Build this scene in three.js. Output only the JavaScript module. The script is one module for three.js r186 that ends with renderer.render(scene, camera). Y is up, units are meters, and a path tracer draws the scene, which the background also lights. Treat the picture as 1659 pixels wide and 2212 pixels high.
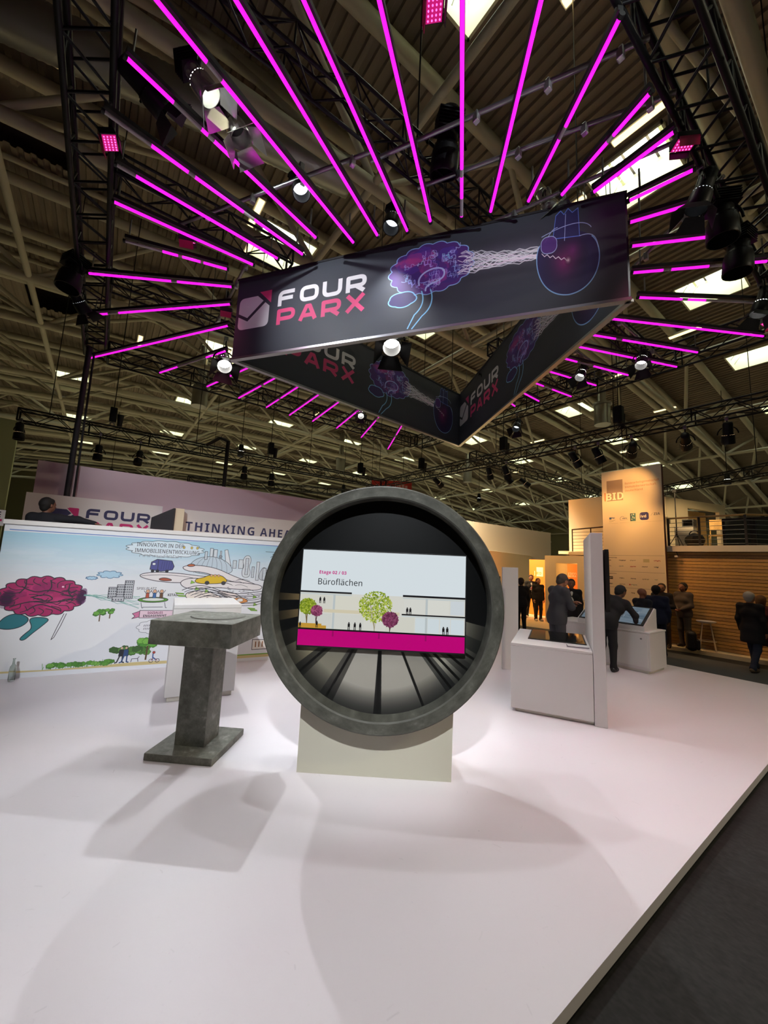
import * as THREE from 'three';
import { RoundedBoxGeometry } from 'three/addons/geometries/RoundedBoxGeometry.js';
import { mergeGeometries } from 'three/addons/utils/BufferGeometryUtils.js';
import { RectAreaLightUniformsLib } from 'three/addons/lights/RectAreaLightUniformsLib.js';

// ------------------------------------------------------------------ camera, sky, exposure
// x runs along the aisle side of the booth, -z towards the rear wall; the phone is held at 1.88 m, tilted up 7.5 degrees and rolled 2.6 degrees.
RectAreaLightUniformsLib.init();
const scene = new THREE.Scene();
scene.background = new THREE.Color(0.62, 0.70, 0.74);
const camera = new THREE.PerspectiveCamera(106.16, 1659 / 2212, 0.02, 200);
camera.position.set(0, 1.88, 0);
camera.up.set(-0.11297, 0.99045, 0.07937);
camera.lookAt(0.58275, 1.88 + 0.13064, -0.80208);
const renderer = new THREE.WebGLRenderer({ antialias: true });
renderer.toneMapping = THREE.LinearToneMapping;
renderer.toneMappingExposure = 1.0;
renderer.shadowMap.enabled = true;
renderer.shadowMap.type = THREE.PCFSoftShadowMap;

const SPOT = 20.5;          // candela of the booth's white spotlights
const SKYLIGHT = 3.2;     // luminance of the roof glazing
const TUBE = 0.8;         // luminance of the magenta tubes

// ------------------------------------------------------------------ helpers
let seed = 7;
const rnd = () => { seed = (seed + 0x6d2b79f5) | 0; let t = Math.imul(seed ^ (seed >>> 15), 1 | seed); t = (t + Math.imul(t ^ (t >>> 7), 61 | t)) ^ t; return ((t ^ (t >>> 14)) >>> 0) / 4294967296; };
const V = (x, y, z) => new THREE.Vector3(x, y, z);
const D2R = Math.PI / 180;
const names = new Map();
function numbered(n) { const k = names.get(n) || 0; names.set(n, k + 1); return k ? n + '_' + String(k).padStart(3, '0') : n; }
function tag(o, label, category, group, kind) { if (label) o.userData.label = label; if (category) o.userData.category = category; if (group) o.userData.group = group; if (kind) o.userData.kind = kind; return o; }
function thing(name, label, category, p = [0, 0, 0], turn = 0, group, kind) {
  const g = new THREE.Group(); g.name = numbered(name); g.position.set(...p); g.rotation.y = turn; scene.add(g); return tag(g, label, category, group, kind);
}
function part(parent, name, geo, mat, p, r) {
  const m = new THREE.Mesh(geo, mat); m.name = name; if (p) m.position.set(...p); if (r) m.rotation.set(...r); parent.add(m); return m;
}
function solo(name, geo, mat, label, category, group, kind, p, r) { const m = part(scene, numbered(name), geo, mat, p, r); return tag(m, label, category, group, kind); }
const std = (color, roughness = 0.7, metalness = 0, extra = {}) => new THREE.MeshStandardMaterial({ color, roughness, metalness, ...extra });
const rb = (w, h, d, r = 0.006) => new RoundedBoxGeometry(w, h, d, 1, Math.min(r, w / 2.1, h / 2.1, d / 2.1));
const at = (g, x, y, z) => g.translate(x, y, z);
const UNIT_ROD = new THREE.CylinderGeometry(1, 1, 1, 8, 1);
const UNIT_ROD6 = new THREE.CylinderGeometry(1, 1, 1, 5, 1);
const UNIT_TUBE = new THREE.CylinderGeometry(1, 1, 1, 14, 1);
const UPV = V(0, 1, 0);
function rod(parent, name, a, b, r, mat, geo = UNIT_ROD) {
  const A = V(...a), B = V(...b), d = B.clone().sub(A), l = d.length();
  const m = new THREE.Mesh(geo, mat); m.name = name; m.position.copy(A).addScaledVector(d, 0.5);
  m.quaternion.setFromUnitVectors(UPV, d.normalize()); m.scale.set(r, l, r); parent.add(m); return m;
}
function rodGeo(a, b, r, seg = 6) {
  const A = V(...a), B = V(...b), d = B.clone().sub(A), l = d.length(), g = new THREE.CylinderGeometry(r, r, l, seg, 1);
  g.applyQuaternion(new THREE.Quaternion().setFromUnitVectors(UPV, d.normalize())); g.translate((a[0] + b[0]) / 2, (a[1] + b[1]) / 2, (a[2] + b[2]) / 2); return g;
}
function curveTube(pts, r, n = 40, seg = 8, closed = false) { return new THREE.TubeGeometry(new THREE.CatmullRomCurve3(pts.map((p) => V(...p)), closed), n, r, seg, closed); }
function canvasTex(w, h, draw, srgb = true) {
  const c = document.createElement('canvas'); c.width = w; c.height = h; const x = c.getContext('2d'); draw(x, w, h);
  const t = new THREE.CanvasTexture(c); if (srgb) t.colorSpace = THREE.SRGBColorSpace; t.magFilter = THREE.LinearFilter; t.anisotropy = 8; return t;
}
const ord = ['first', 'second', 'third', 'fourth', 'fifth', 'sixth', 'seventh', 'eighth', 'ninth', 'tenth', 'eleventh', 'twelfth', 'thirteenth', 'fourteenth', 'fifteenth', 'sixteenth', 'seventeenth', 'eighteenth', 'nineteenth', 'twentieth'];

// value noise on a lattice that wraps
function noiseField(n, cells, s) {
  let k = s; const r = () => { k = (k * 1664525 + 1013904223) >>> 0; return k / 4294967296; };
  const g = Array.from({ length: cells * cells }, r), out = new Float32Array(n * n), f = cells / n;
  for (let y = 0; y < n; y++) for (let x = 0; x < n; x++) {
    const X = x * f, Y = y * f, i = Math.floor(X), j = Math.floor(Y); let u = X - i, v = Y - j; u = u * u * (3 - 2 * u); v = v * v * (3 - 2 * v);
    const q = (a, b) => g[((b % cells) * cells) + (a % cells)];
    out[y * n + x] = (q(i, j) * (1 - u) + q(i + 1, j) * u) * (1 - v) + (q(i, j + 1) * (1 - u) + q(i + 1, j + 1) * u) * v;
  }
  return out;
}
function fbm(n, layers, s) { const o = new Float32Array(n * n); layers.forEach(([c, w], i) => { const f = noiseField(n, c, s + i * 977); for (let k = 0; k < o.length; k++) o[k] += (f[k] - 0.5) * w; }); return o; }
function toneTex(n, f, rgb, rep = [1, 1]) {   // rgb(value) -> [r, g, b] 0..255
  const d = new Uint8Array(n * n * 4); for (let i = 0; i < n * n; i++) { const c = rgb(f[i], i); d[i * 4] = c[0]; d[i * 4 + 1] = c[1]; d[i * 4 + 2] = c[2]; d[i * 4 + 3] = 255; }
  const t = new THREE.DataTexture(d, n, n); t.wrapS = t.wrapT = THREE.RepeatWrapping; t.magFilter = THREE.LinearFilter; t.colorSpace = THREE.SRGBColorSpace; t.repeat.set(...rep); t.needsUpdate = true; return t;
}
const cl = (v) => Math.max(0, Math.min(255, v));

// ------------------------------------------------------------------ materials
const concreteNoise = fbm(512, [[5, 0.5], [11, 0.7], [23, 0.6], [60, 0.35], [150, 0.25]], 11);
const concreteTex = toneTex(512, concreteNoise, (v) => { const k = 112 + v * 40 + Math.max(0, v - 0.3) * 60; return [cl(k + 1), cl(k + 1), cl(k - 9)]; });
const M = {
  concrete: std(0xffffff, 0.62, 0, { map: concreteTex, bumpMap: concreteTex, bumpScale: 0.0012 }),
  ringConcrete: std(0xa6a6a3, 0.62, 0, { map: concreteTex, bumpMap: concreteTex, bumpScale: 0.0012 }),
  white: std(0xd9d5d2, 0.5), whiteSatin: std(0xdedbd8, 0.38), warmWhite: std(0xd8d2c6, 0.6), plinth: std(0xb9b5a4, 0.6),
  black: std(0x0b0b0c, 0.55), blackMetal: std(0x121214, 0.45, 0.6), blackGloss: std(0x060608, 0.12), darkGrey: std(0x26262a, 0.6),
  alu: std(0xb9bcc0, 0.32, 0.9), steel: std(0x8c8d8e, 0.35, 0.9), tubeOff: std(0xb8b0b6, 0.4, 0, {}),
  deck: std(0x7b6f60, 0.8), roofSteel: std(0xa9a491, 0.6), galv: std(0x9b9a94, 0.38, 0.75),
  tube: std(0xff20ee, 0.5, 0, { emissive: new THREE.Color().setRGB(1, 0.012, 0.82), emissiveIntensity: TUBE * 1.3 }),
  lensHot: std(0xffffff, 0.4, 0, { emissive: new THREE.Color().setRGB(1, 0.97, 0.9), emissiveIntensity: 22 }),
  lensSoft: std(0xffffff, 0.4, 0, { emissive: new THREE.Color().setRGB(0.86, 0.93, 1), emissiveIntensity: 1.5 }),
  lensWarm: std(0xffffff, 0.4, 0, { emissive: new THREE.Color().setRGB(1, 0.62, 0.28), emissiveIntensity: 1.6 }),
  lensOff: std(0x2b2c30, 0.15), pinkLed: std(0xff2a9a, 0.5, 0, { emissive: new THREE.Color().setRGB(1, 0.12, 0.62), emissiveIntensity: 2.6 }),
  pinkFace: std(0x9a0a52, 0.5, 0, { emissive: new THREE.Color().setRGB(0.9, 0.01, 0.28), emissiveIntensity: 0.5 }),
  redFace: std(0xb00a50, 0.5), reflector: std(0xd4d8d2, 0.22, 0.85),
  hallLamp: std(0xffffff, 0.5, 0, { emissive: new THREE.Color().setRGB(1, 0.78, 0.34), emissiveIntensity: 2.4 }),
  skyPane: std(0xffffff, 0.5, 0, { emissive: new THREE.Color().setRGB(0.93, 1, 0.86), emissiveIntensity: SKYLIGHT }),
  shaft: std(0xd9d8bd, 0.75), orange: std(0xe07a12, 0.6), cream: std(0xe0d2b4, 0.7), beige: std(0xcfc7b2, 0.75), greyWall: std(0xa9a396, 0.8), pinkWall: std(0xc9b3b9, 0.75),
  rubber: std(0x1a1a1b, 0.8), glassPane: new THREE.MeshPhysicalMaterial({ color: 0xf4fbf8, roughness: 0.02, transmission: 1, thickness: 0, ior: 1.5 }),
};

// ------------------------------------------------------------------ the hall: floor, walls, curved roof
const roofY = (x) => 14.1 - 0.0019 * (x - 12) * (x - 12);
const X0 = -20, X1 = 63.7, Z0 = 18, Z1 = -76;
{
  const carpetN = fbm(512, [[8, 0.35], [40, 0.3], [128, 0.5], [256, 0.5]], 91);
  const aisleTex = toneTex(512, carpetN, (v, i) => { const k = 33 + v * 22 + (carpetN[(i * 7) % carpetN.length] > 0.62 ? 22 : 0); return [cl(k), cl(k - 1), cl(k - 3)]; }, [30, 24]);
  const g = new THREE.BoxGeometry(X1 - X0, 0.4, Z0 - Z1);
  solo('floor', g, std(0xffffff, 0.92, 0, { map: aisleTex }), 'dark grey speckled hall floor around the booth', 'floor', null, 'structure', [(X0 + X1) / 2, -0.3, (Z0 + Z1) / 2]);
  const wall = (n, w, h, d, p, m, l) => solo(n, new THREE.BoxGeometry(w, h, d), m, l, 'wall', null, 'structure', p);
  const wm = std(0x8c8a6c, 0.85), wmR = wm;
  wall('wall_back', X1 - X0, 15.5, 0.4, [(X0 + X1) / 2, 7.2, Z1], wm, 'olive grey far hall wall behind the stands');
  wall('wall_front', X1 - X0, 15.5, 0.4, [(X0 + X1) / 2, 7.2, Z0], wmR, 'grey hall wall behind the viewer');
  wall('wall_left', 0.4, 15.5, Z0 - Z1, [X0, 7.2, (Z0 + Z1) / 2], wm, 'grey hall side wall');
  wall('wall_right', 0.4, 15.5, Z0 - Z1, [X1, 7.2, (Z0 + Z1) / 2], wmR, 'far hall wall beyond the timber stand');
}
[[17, -29, 46, 44, 'behind the pink wall'], [42, -22, 36, 40, 'beyond the timber stand'], [16, 9.5, 60, 13, 'behind the viewer'], [-13, -10, 12, 30, 'at the left of the hall']].forEach(([x, z, w, d, l]) => {
  if (x === 17) { z = -36; w = 30; x = 8; } if (x === 42) { x = 43; w = 38; z = -22; }
  solo('neighbour_floor', new THREE.BoxGeometry(w, 0.03, d), std(0xb9b3a2, 0.8), 'pale carpet of other stands ' + l, 'floor', null, 'structure', [x, -0.088, z]);
});
solo('green_partition', new THREE.BoxGeometry(4.2, 7, 0.2), std(0xa9b08c, 0.8), 'pale green tall partition at the far left picture edge', 'wall', null, 'structure', [-5.3, 3.4, -21], [0, 0, 0]);
// skylight grid
const SKX = [], SKZ = []; for (let k = -2; k <= 6; k++) SKX.push(4.5 + 7.5 * k); for (let j = -1; j <= 6; j++) SKZ.push(-4.1 - 9.7 * j);
{
  const pos = [], P = 0.3, hi = 0.085, quad = (a, b, c, d) => pos.push(...a, ...b, ...c, ...a, ...c, ...d);
  const holes = SKZ.map((z) => [z + 1.05, z - 1.05]);
  for (let x = X0; x < X1 - 1e-6; x += P) {
    const near = SKX.some((s) => x + P / 2 > s - 1.05 && x + P / 2 < s + 1.05), spans = [];
    if (!near) spans.push([Z0, Z1]); else { let z = Z0; for (const [a, b] of holes) { spans.push([z, a]); z = b; } spans.push([z, Z1]); }
    const y = roofY(x), y2 = roofY(x + P), pr = [[x, y], [x + 0.12, y], [x + 0.15, y + hi], [x + 0.27, y + hi], [x + P, y2]];
    for (const [za, zb] of spans) for (let i = 0; i < 4; i++) { const [xa, ya] = pr[i], [xb, yb] = pr[i + 1]; quad([xa, ya, za], [xa, ya, zb], [xb, yb, zb], [xb, yb, za]); }
  }
  // outer skin so that the roof has thickness
  const g = new THREE.BufferGeometry(); g.setAttribute('position', new THREE.Float32BufferAttribute(pos, 3)); g.computeVertexNormals();
  solo('ceiling', g, M.deck, 'ribbed steel roof deck of the hall', 'ceiling', null, 'structure');
}
let wn = 0;
for (const sx of SKX) for (const sz of SKZ) {
  if (sx < 2 && sz > -30) continue;
  const y = roofY(sx), w = 2.1, h = 1.0, g = new THREE.Group(); g.name = 'window_' + (++wn); g.position.set(sx, y, sz); scene.add(g);
  tag(g, 'bright square roof skylight in a pale shaft', 'skylight', 'roof skylights', 'structure');
  for (const s of [-1, 1]) { part(g, 'shaft_wall', new THREE.BoxGeometry(0.06, h + 0.1, w), M.shaft, [s * (w / 2 - 0.03), h / 2, 0]); part(g, 'shaft_wall', new THREE.BoxGeometry(w, h + 0.1, 0.06), M.shaft, [0, h / 2, s * (w / 2 - 0.03)]); }
  for (const s of [-1, 0, 1]) part(g, 'pane', new THREE.BoxGeometry(w - 0.1, 0.03, w / 3 - 0.08), M.skyPane, [0, h, s * w / 3]);
  for (const s of [-0.5, 0.5]) part(g, 'mullion', new THREE.BoxGeometry(w - 0.08, 0.12, 0.08), M.shaft, [0, h - 0.02, s * w / 3 * 2 / 1]);
  for (const s of [-0.35, 0.35]) rod(g, 'opener_rod', [s, 0.05, -0.9], [s, h - 0.05, -0.25], 0.018, M.alu, UNIT_ROD6);
  const l = new THREE.RectAreaLight(new THREE.Color().setRGB(0.93, 1, 0.86), SKYLIGHT, w - 0.16, w - 0.16); l.position.set(sx, y + h - 0.1, sz); l.lookAt(sx, 0, sz); l.name = 'skylight_glow'; scene.add(l);
}
// close the roof above the deck
{
  const pos = [], step = 2.7, quad = (a, b, c, d) => pos.push(...a, ...b, ...c, ...a, ...c, ...d);
  for (let x = X0; x < X1 - 0.01; x += step) { const ya = roofY(x) + 1.25, yb = roofY(x + step) + 1.25; quad([x, ya, Z0], [x + step, yb, Z0], [x + step, yb, Z1], [x, ya, Z1]); }
  const g = new THREE.BufferGeometry(); g.setAttribute('position', new THREE.Float32BufferAttribute(pos, 3)); g.computeVertexNormals();
  solo('roof_skin', g, M.deck, 'outer skin of the hall roof', 'roof', null, 'structure');
}
// tubular roof trusses along x, in pairs beside each row of skylights
{
  const chord = (x0, x1, dy, z, r) => { const p = []; for (let x = x0; x <= x1 + 0.01; x += (x1 - x0) / 14) p.push([x, roofY(x) - dy, z]); return curveTube(p, r, 28, 10); };
  const xa = -18, xb = 62;
  let n = 0;
  for (const sz of SKZ) for (const side of [3.1, -3.2]) {
    const z = sz + side; if (z > 10 || z < -72) continue; const far = z < -45;
    const t = thing('roof_truss', `pale tubular steel roof truss, ${ord[n++]} row from the viewer`, 'truss', [0, 0, 0], 0, 'tubular roof trusses', 'structure');
    part(t, 'lower_chord', chord(xa, xb, 2.7, z, 0.16), M.roofSteel);
    for (const s of [-1.25, 1.25]) part(t, 'upper_chord', chord(xa, xb, 0.34, z + s, 0.18), M.roofSteel);
    for (let x = -10.5 + 0.1; x < 60; x += far ? 15 : 7.5) for (const dx of [-3.75, 3.75]) for (const s of far ? [1.25] : [-1.25, 1.25])
      rod(t, 'diagonal', [x, roofY(x) - 2.7, z], [x + dx, roofY(x + dx) - 0.34, z + s], 0.085, M.roofSteel, UNIT_ROD);
  }
  // purlins along x and tie tubes along z
  let k = 0;
  for (const z of [-12.2, -15.2, -20.4, -22.2, -25.2, -31.8, -34.9, -5.6 + 3.2]) tag(part(scene, numbered('roof_purlin'), chord(xa, xb, 0.12, z, 0.09), M.roofSteel), `slim steel purlin under the roof deck, ${ord[k++]} of the set`, 'purlin', 'roof purlins', 'structure');
  k = 0;
  for (let x = -3; x < 58; x += 7.5) tag(rod(scene, numbered('roof_tie'), [x, roofY(x) - 2.7, Z0 - 6], [x, roofY(x) - 2.7, Z1 + 1], 0.1, M.roofSteel, UNIT_ROD), `long steel tie tube crossing under the roof trusses, ${ord[k++]} of its row`, 'tie tube', 'roof tie tubes', 'structure');
  // ventilation duct with ribs
  const pr = []; for (let i = 0; i <= 260; i++) pr.push(new THREE.Vector2(0.44 + (i % 2 ? 0.012 : 0), i * 0.075));
  const d = solo('ventilation_duct', new THREE.LatheGeometry(pr, 20), M.galv, 'large ribbed silver ventilation duct under the roof', 'duct', null, null, [4.2, 11.9, -8.0], [0, -0.2, Math.PI / 2]);
  for (const [x, z, w] of [[3.6, -23.3, 'over the rear wall'], [17.3, -31.1, 'far behind the banner'], [22.2, -9.8, 'above the white tower'], [28.7, -25.6, 'beyond the grey back wall'], [17.2, -18.9, 'behind the banner tip']]) {
    const t = thing('air_nozzle', `silver cylindrical air outlet hanging from the roof ${w}`, 'air outlet', [x, 10.2, z], 0, 'air outlets');
    part(t, 'drum', new THREE.CylinderGeometry(0.42, 0.42, 1.2, 18), M.galv, [0, 0.6, 0]); part(t, 'collar', new THREE.CylinderGeometry(0.5, 0.5, 0.1, 18), M.galv, [0, 1.2, 0]);
    rod(t, 'duct_pipe', [0, 1.25, 0], [0, roofY(x) - 10.35, 0], 0.22, M.galv, UNIT_TUBE);
  }
  // strip lamps on the roof steel
  k = 0;
  for (let [x, z, turn, w] of [[-2.1, -13.4, 0, 'above the pink flood at left'], [6.97, -2.95, 0, 'at the top edge'], [10.9, -3.6, 0.0, 'beside the big skylight'], [11.9, -6.3, 0, 'behind the right end of the banner'], [25, -9.8, 0, 'over the far right truss'], [3.2, -13.2, 0, 'between the tubes over the logo'], [3.5, -14.8, 0, 'beyond the tubes over the logo'], [7, -14, 0, 'just over the banner edge'], [23, -6, 0, 'right of the triangle'], [32, -9.8, 0, 'far right under the roof'], [0.5, -26, 0, 'over the rear lighting truss'], [5, -24.5, 0, 'left of the far air outlet'], [32, -20, 0, 'far behind the grey wall'], [39, -15, 0, 'near the far right wall'], [14, -30, 0, 'deep behind the triangle'], [39, -27, 0, 'deep in the hall at right']]) {
    x *= 0.925; z *= 0.925;
    const t = thing('ceiling_lamp', `warm yellow strip lamp under the roof ${w}`, 'ceiling lamp', [x, roofY(x) - 0.55, z], turn, 'roof strip lamps');
    part(t, 'housing', new THREE.BoxGeometry(0.26, 0.1, 1.3), M.white, [0, 0.06, 0]); part(t, 'lamp_tube', new THREE.BoxGeometry(0.17, 0.03, 1.24), M.hallLamp, [0, -0.01, 0]);
    for (const s of [-0.5, 0.5]) rod(t, 'hanger', [0, 0.1, s], [0, 0.62, s], 0.012, M.steel, UNIT_ROD6);
    const l = new THREE.RectAreaLight(0xffd080, 3.0, 0.17, 1.24); l.position.set(x, roofY(x) - 0.585, z); l.lookAt(x, 0, z); l.name = 'strip_glow'; scene.add(l);
  }
}
// ------------------------------------------------------------------ black lighting trusses
function boxTruss(a, b, y, size, label, group, opts = {}) {   // a, b: [x, z] ends of the centre line at mid height y
  const t = thing('lighting_truss', label, 'truss', [a[0], y, a[1]], Math.atan2(-(b[1] - a[1]), b[0] - a[0]), group);
  const L = Math.hypot(b[0] - a[0], b[1] - a[1]), s = size / 2, r = opts.r || 0.025, bay = opts.bay || size * 1.15, mat = opts.mat || M.blackMetal;
  for (const [yy, zz] of [[s, s], [s, -s], [-s, s], [-s, -s]]) rod(t, 'chord', [0, yy, zz], [L, yy, zz], r, mat, UNIT_ROD);
  const n = Math.max(2, Math.round(L / bay)), dx = L / n;
  for (let i = 0; i < n; i++) {
    const x0 = i * dx, x1 = x0 + dx, f = i % 2 ? 1 : -1;
    for (const zz of [s, -s]) rod(t, 'brace', [x0, -f * s, zz], [x1, f * s, zz], r * 0.48, mat, UNIT_ROD6);
    for (const yy of [s, -s]) rod(t, 'brace', [x0, yy, -f * s], [x1, yy, f * s], r * 0.48, mat, UNIT_ROD6);
    if (i % 4 === 0) for (const zz of [s, -s]) rod(t, 'post', [x0, -s, zz], [x0, s, zz], r * 0.6, mat, UNIT_ROD6);
  }
  for (const x of [0, L]) { for (const zz of [s, -s]) rod(t, 'end_post', [x, -s, zz], [x, s, zz], r, mat, UNIT_ROD6); for (const yy of [s, -s]) rod(t, 'end_post', [x, yy, -s], [x, yy, s], r, mat, UNIT_ROD6); }
  for (const f of opts.hang || []) rod(t, 'hanging_cable', [L * f, s, 0], [L * f, roofY(a[0] + (b[0] - a[0]) * f) - y - 0.02, 0], 0.012, M.blackMetal, UNIT_ROD6);
  return t;
}
const RY = 6.68, RIG = { x0: -0.62, x1: 9.72, z0: -0.86, z1: -11.25 };
boxTruss([RIG.x0, RIG.z0], [RIG.x0, RIG.z1], RY, 0.4, 'heavy black truss along the left edge of the lighting rig', 'rig trusses', { r: 0.032, bay: 0.3, hang: [0.08, 0.92] });
boxTruss([RIG.x0 + 0.24, RIG.z0], [RIG.x1 - 0.24, RIG.z0], RY, 0.4, 'heavy black truss running up the right edge of the picture', 'rig trusses', { r: 0.032, bay: 0.3, hang: [0.5, 0.95] });
boxTruss([RIG.x1, RIG.z0], [RIG.x1, RIG.z1], RY, 0.4, 'black rig truss beyond the right-hand banner', 'rig trusses', { hang: [0.5] });
boxTruss([RIG.x0 + 0.24, RIG.z1], [RIG.x1 - 0.24, RIG.z1], RY, 0.4, 'black rig truss beyond the rear banner', 'rig trusses', { hang: [0.5] });
boxTruss([RIG.x0 + 0.24, -3.2], [RIG.x1 - 0.24, -3.2], RY + 0.12, 0.29, 'slim black truss crossing over the front banner', 'inner rig trusses', { r: 0.02, hang: [0.3, 0.7] });
boxTruss([RIG.x0 + 0.24, -8.3], [RIG.x1 - 0.24, -8.3], RY + 0.12, 0.29, 'slim black truss crossing behind the rear banner', 'inner rig trusses', { r: 0.02, hang: [0.6, 0.9] });
boxTruss([RIG.x0 + 0.24, -5.75], [2.0, -5.75], RY + 0.12, 0.29, 'short black truss pointing at the left banner corner', 'inner rig trusses', { r: 0.02 });
boxTruss([6.6, -5.2], [RIG.x1 - 0.24, -5.2], RY + 0.12, 0.29, 'short black truss behind the right-hand tubes', 'inner rig trusses', { r: 0.02 });
for (const [a, b, w] of [[[2.05, -3.4], [3.38, -1.0], 'left of the upright magenta tube'], [[2.7, -3.3], [4.02, -1.0], 'crossing the upright magenta tube'], [[3.75, -3.2], [4.6, -1.0], 'right of the upright magenta tube'], [[0.35, -5.9], [2.0, -3.3], 'over the left part of the front banner'], [[5.4, -0.95], [6.7, -3.2], 'over the right corner of the banner'], [[9.5, -2.88], [6.4, -2.88], 'through the right-hand tubes'], [[9.5, -3.9], [6.9, -3.9], 'deeper among the right-hand tubes'], [[1.38, -8.25], [1.38, -5.8], 'behind the left banner corner']]) {
  const t = thing('scaffold_pipe', `thin dark scaffold pipe ${w}`, 'pipe', [0, 0, 0], 0, 'diagonal rig pipes');
  rod(t, 'pipe', [a[0], 6.56, a[1]], [b[0], 6.56, b[1]], 0.025, M.steel);
  for (const f of [0.2, 0.45, 0.7, 0.92]) part(t, 'clamp', rb(0.06, 0.12, 0.06, 0.01), M.alu, [a[0] + (b[0] - a[0]) * f, 6.52, a[1] + (b[1] - a[1]) * f]);
}
boxTruss([-4, 1.7], [6, 1.7], 6.55, 0.34, 'black truss over the aisle behind the viewer', 'rig trusses', { hang: [0.1, 0.9] });
// rear and right-hand trusses of the neighbouring rig
boxTruss([-2.4, -15.4], [11, -15.3], 5.75, 0.36, 'black truss with warm lamps above the pink wall', 'neighbouring rig trusses', { hang: [0.05, 0.36, 0.7, 0.98] });
boxTruss([11, -15.3], [11.55, -0.6], 5.8, 0.34, 'long black truss rising to the right edge above the tower', 'neighbouring rig trusses', { hang: [0.1, 0.45, 0.72, 0.95] });
boxTruss([11.4, -9.9], [22, -9.9], 6.2, 0.34, 'black truss crowded with lamps left of the white tower', 'neighbouring rig trusses', { hang: [0.3, 0.8] });
boxTruss([19.5, -9], [15.2, -1], 5.2, 0.3, 'black truss above the timber balcony', 'neighbouring rig trusses', { hang: [0.2, 0.8] });
boxTruss([3.6, -24], [14.5, -19.5], 6.1, 0.34, 'distant black truss just left of the round display', 'neighbouring rig trusses', { hang: [0.1, 0.9] });
for (const [x, z, w] of [[-0.15, -15.3, 'above the pink wall at left'], [5.2, -15.3, 'above the pink wall near its middle'], [9.6, -15.3, 'at the right end of the rear truss'], [11.1, -12.6, 'just behind the triangle tip'], [11.3, -8.4, 'under the triangle tip at right'], [11.4, -4.6, 'over the white tower']]) {
  const t = thing('chain_hoist', `black chain hoist on the truss ${w}`, 'chain hoist', [x, 5.93, z], 0, 'chain hoists');
  part(t, 'motor', rb(0.2, 0.5, 0.24, 0.03), M.blackMetal, [0, 0.4, 0]); part(t, 'chain_bag', new THREE.CylinderGeometry(0.1, 0.07, 0.4, 10), M.black, [0.2, 0.25, 0]);
  part(t, 'hook', new THREE.TorusGeometry(0.06, 0.018, 6, 14), M.steel, [0, 0.08, 0]); rod(t, 'chain', [0, 0.65, 0], [0, roofY(x) - 5.95, 0], 0.014, M.blackMetal, UNIT_ROD6);
}
{ // mast under the far left corner of the rig
  const t = thing('rig_mast', 'dark slim mast dropping from the left corner of the rig', 'mast', [-0.72, 0, -10.8], 0);
  rod(t, 'pole', [0, 0, 0], [0, 6.5, 0], 0.055, M.darkGrey); rod(t, 'cable', [0.14, 0.02, 0.02], [0.1, 6.4, 0.0], 0.022, M.rubber, UNIT_ROD6);
  part(t, 'foot', rb(0.3, 0.03, 0.2, 0.01), M.blackMetal, [0, 0.015, 0]);
}
{ // goal-post arm by the rear truss
  const t = thing('lamp_arm', 'black goose-neck arm standing up behind the pink wall', 'arm', [3.45, 0, -15.0], 0);
  rod(t, 'post', [0, -0.07, 0], [0, 6.2, 0], 0.07, M.black); rod(t, 'crook', [0, 6.17, 0], [-0.3, 6.25, 0], 0.06, M.black); rod(t, 'tip', [-0.3, 6.25, 0], [-0.75, 5.85, 0], 0.06, M.black);
}

// ------------------------------------------------------------------ the magenta tubes, fanned round the banner
const TUBES = [[-0.36,-5.08,1.65,-5.24],[-0.37,-5.68,1.40,-5.60],[-0.22,-6.34,1.11,-5.95],[-0.66,-7.51,1.28,-6.31],[-0.62,-8.85,1.38,-6.78],[-0.69,-10.96,1.52,-7.47],[0.69,-10.68,1.73,-8.46],[1.79,-10.71,3.00,-6.70],[2.66,-10.89,3.44,-6.74],[3.50,-11.01,3.84,-6.77],[4.27,-11.12,4.29,-6.83],[5.05,-11.10,4.79,-6.89],[5.95,-11.13,5.29,-6.89],[7.09,-11.36,5.65,-6.97],[8.63,-11.81,6.17,-7.02],[8.74,-6.12,7.13,-5.86],[8.92,-5.51,6.92,-5.46],[9.26,-4.82,6.78,-5.15],[9.10,-4.13,6.58,-4.75],[9.12,-3.44,6.32,-4.33],[9.48,-2.64,6.15,-4.01],[9.13,-2.19,6.01,-3.70],[9.35,-1.28,5.84,-3.33],[8.21,-1.04,6.52,-2.28],[7.07,-0.86,5.88,-2.12],[6.10,-1.08,5.35,-1.93],[5.30,-1.10,4.94,-1.79],[4.77,-1.07,4.62,-1.67],[4.17,-1.06,4.19,-1.88],[3.62,-1.08,3.94,-2.13],[2.87,-1.03,3.71,-2.42],[2.07,-1.10,3.47,-2.79],[1.07,-1.07,3.24,-3.06],[0.27,-1.42,2.98,-3.36],[-0.06,-2.03,2.84,-3.66],[-0.38,-2.47,2.57,-3.97],[-0.46,-3.12,2.38,-4.28],[-0.32,-3.84,1.93,-4.54],[-0.48,-4.50,1.91,-4.93]];
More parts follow.
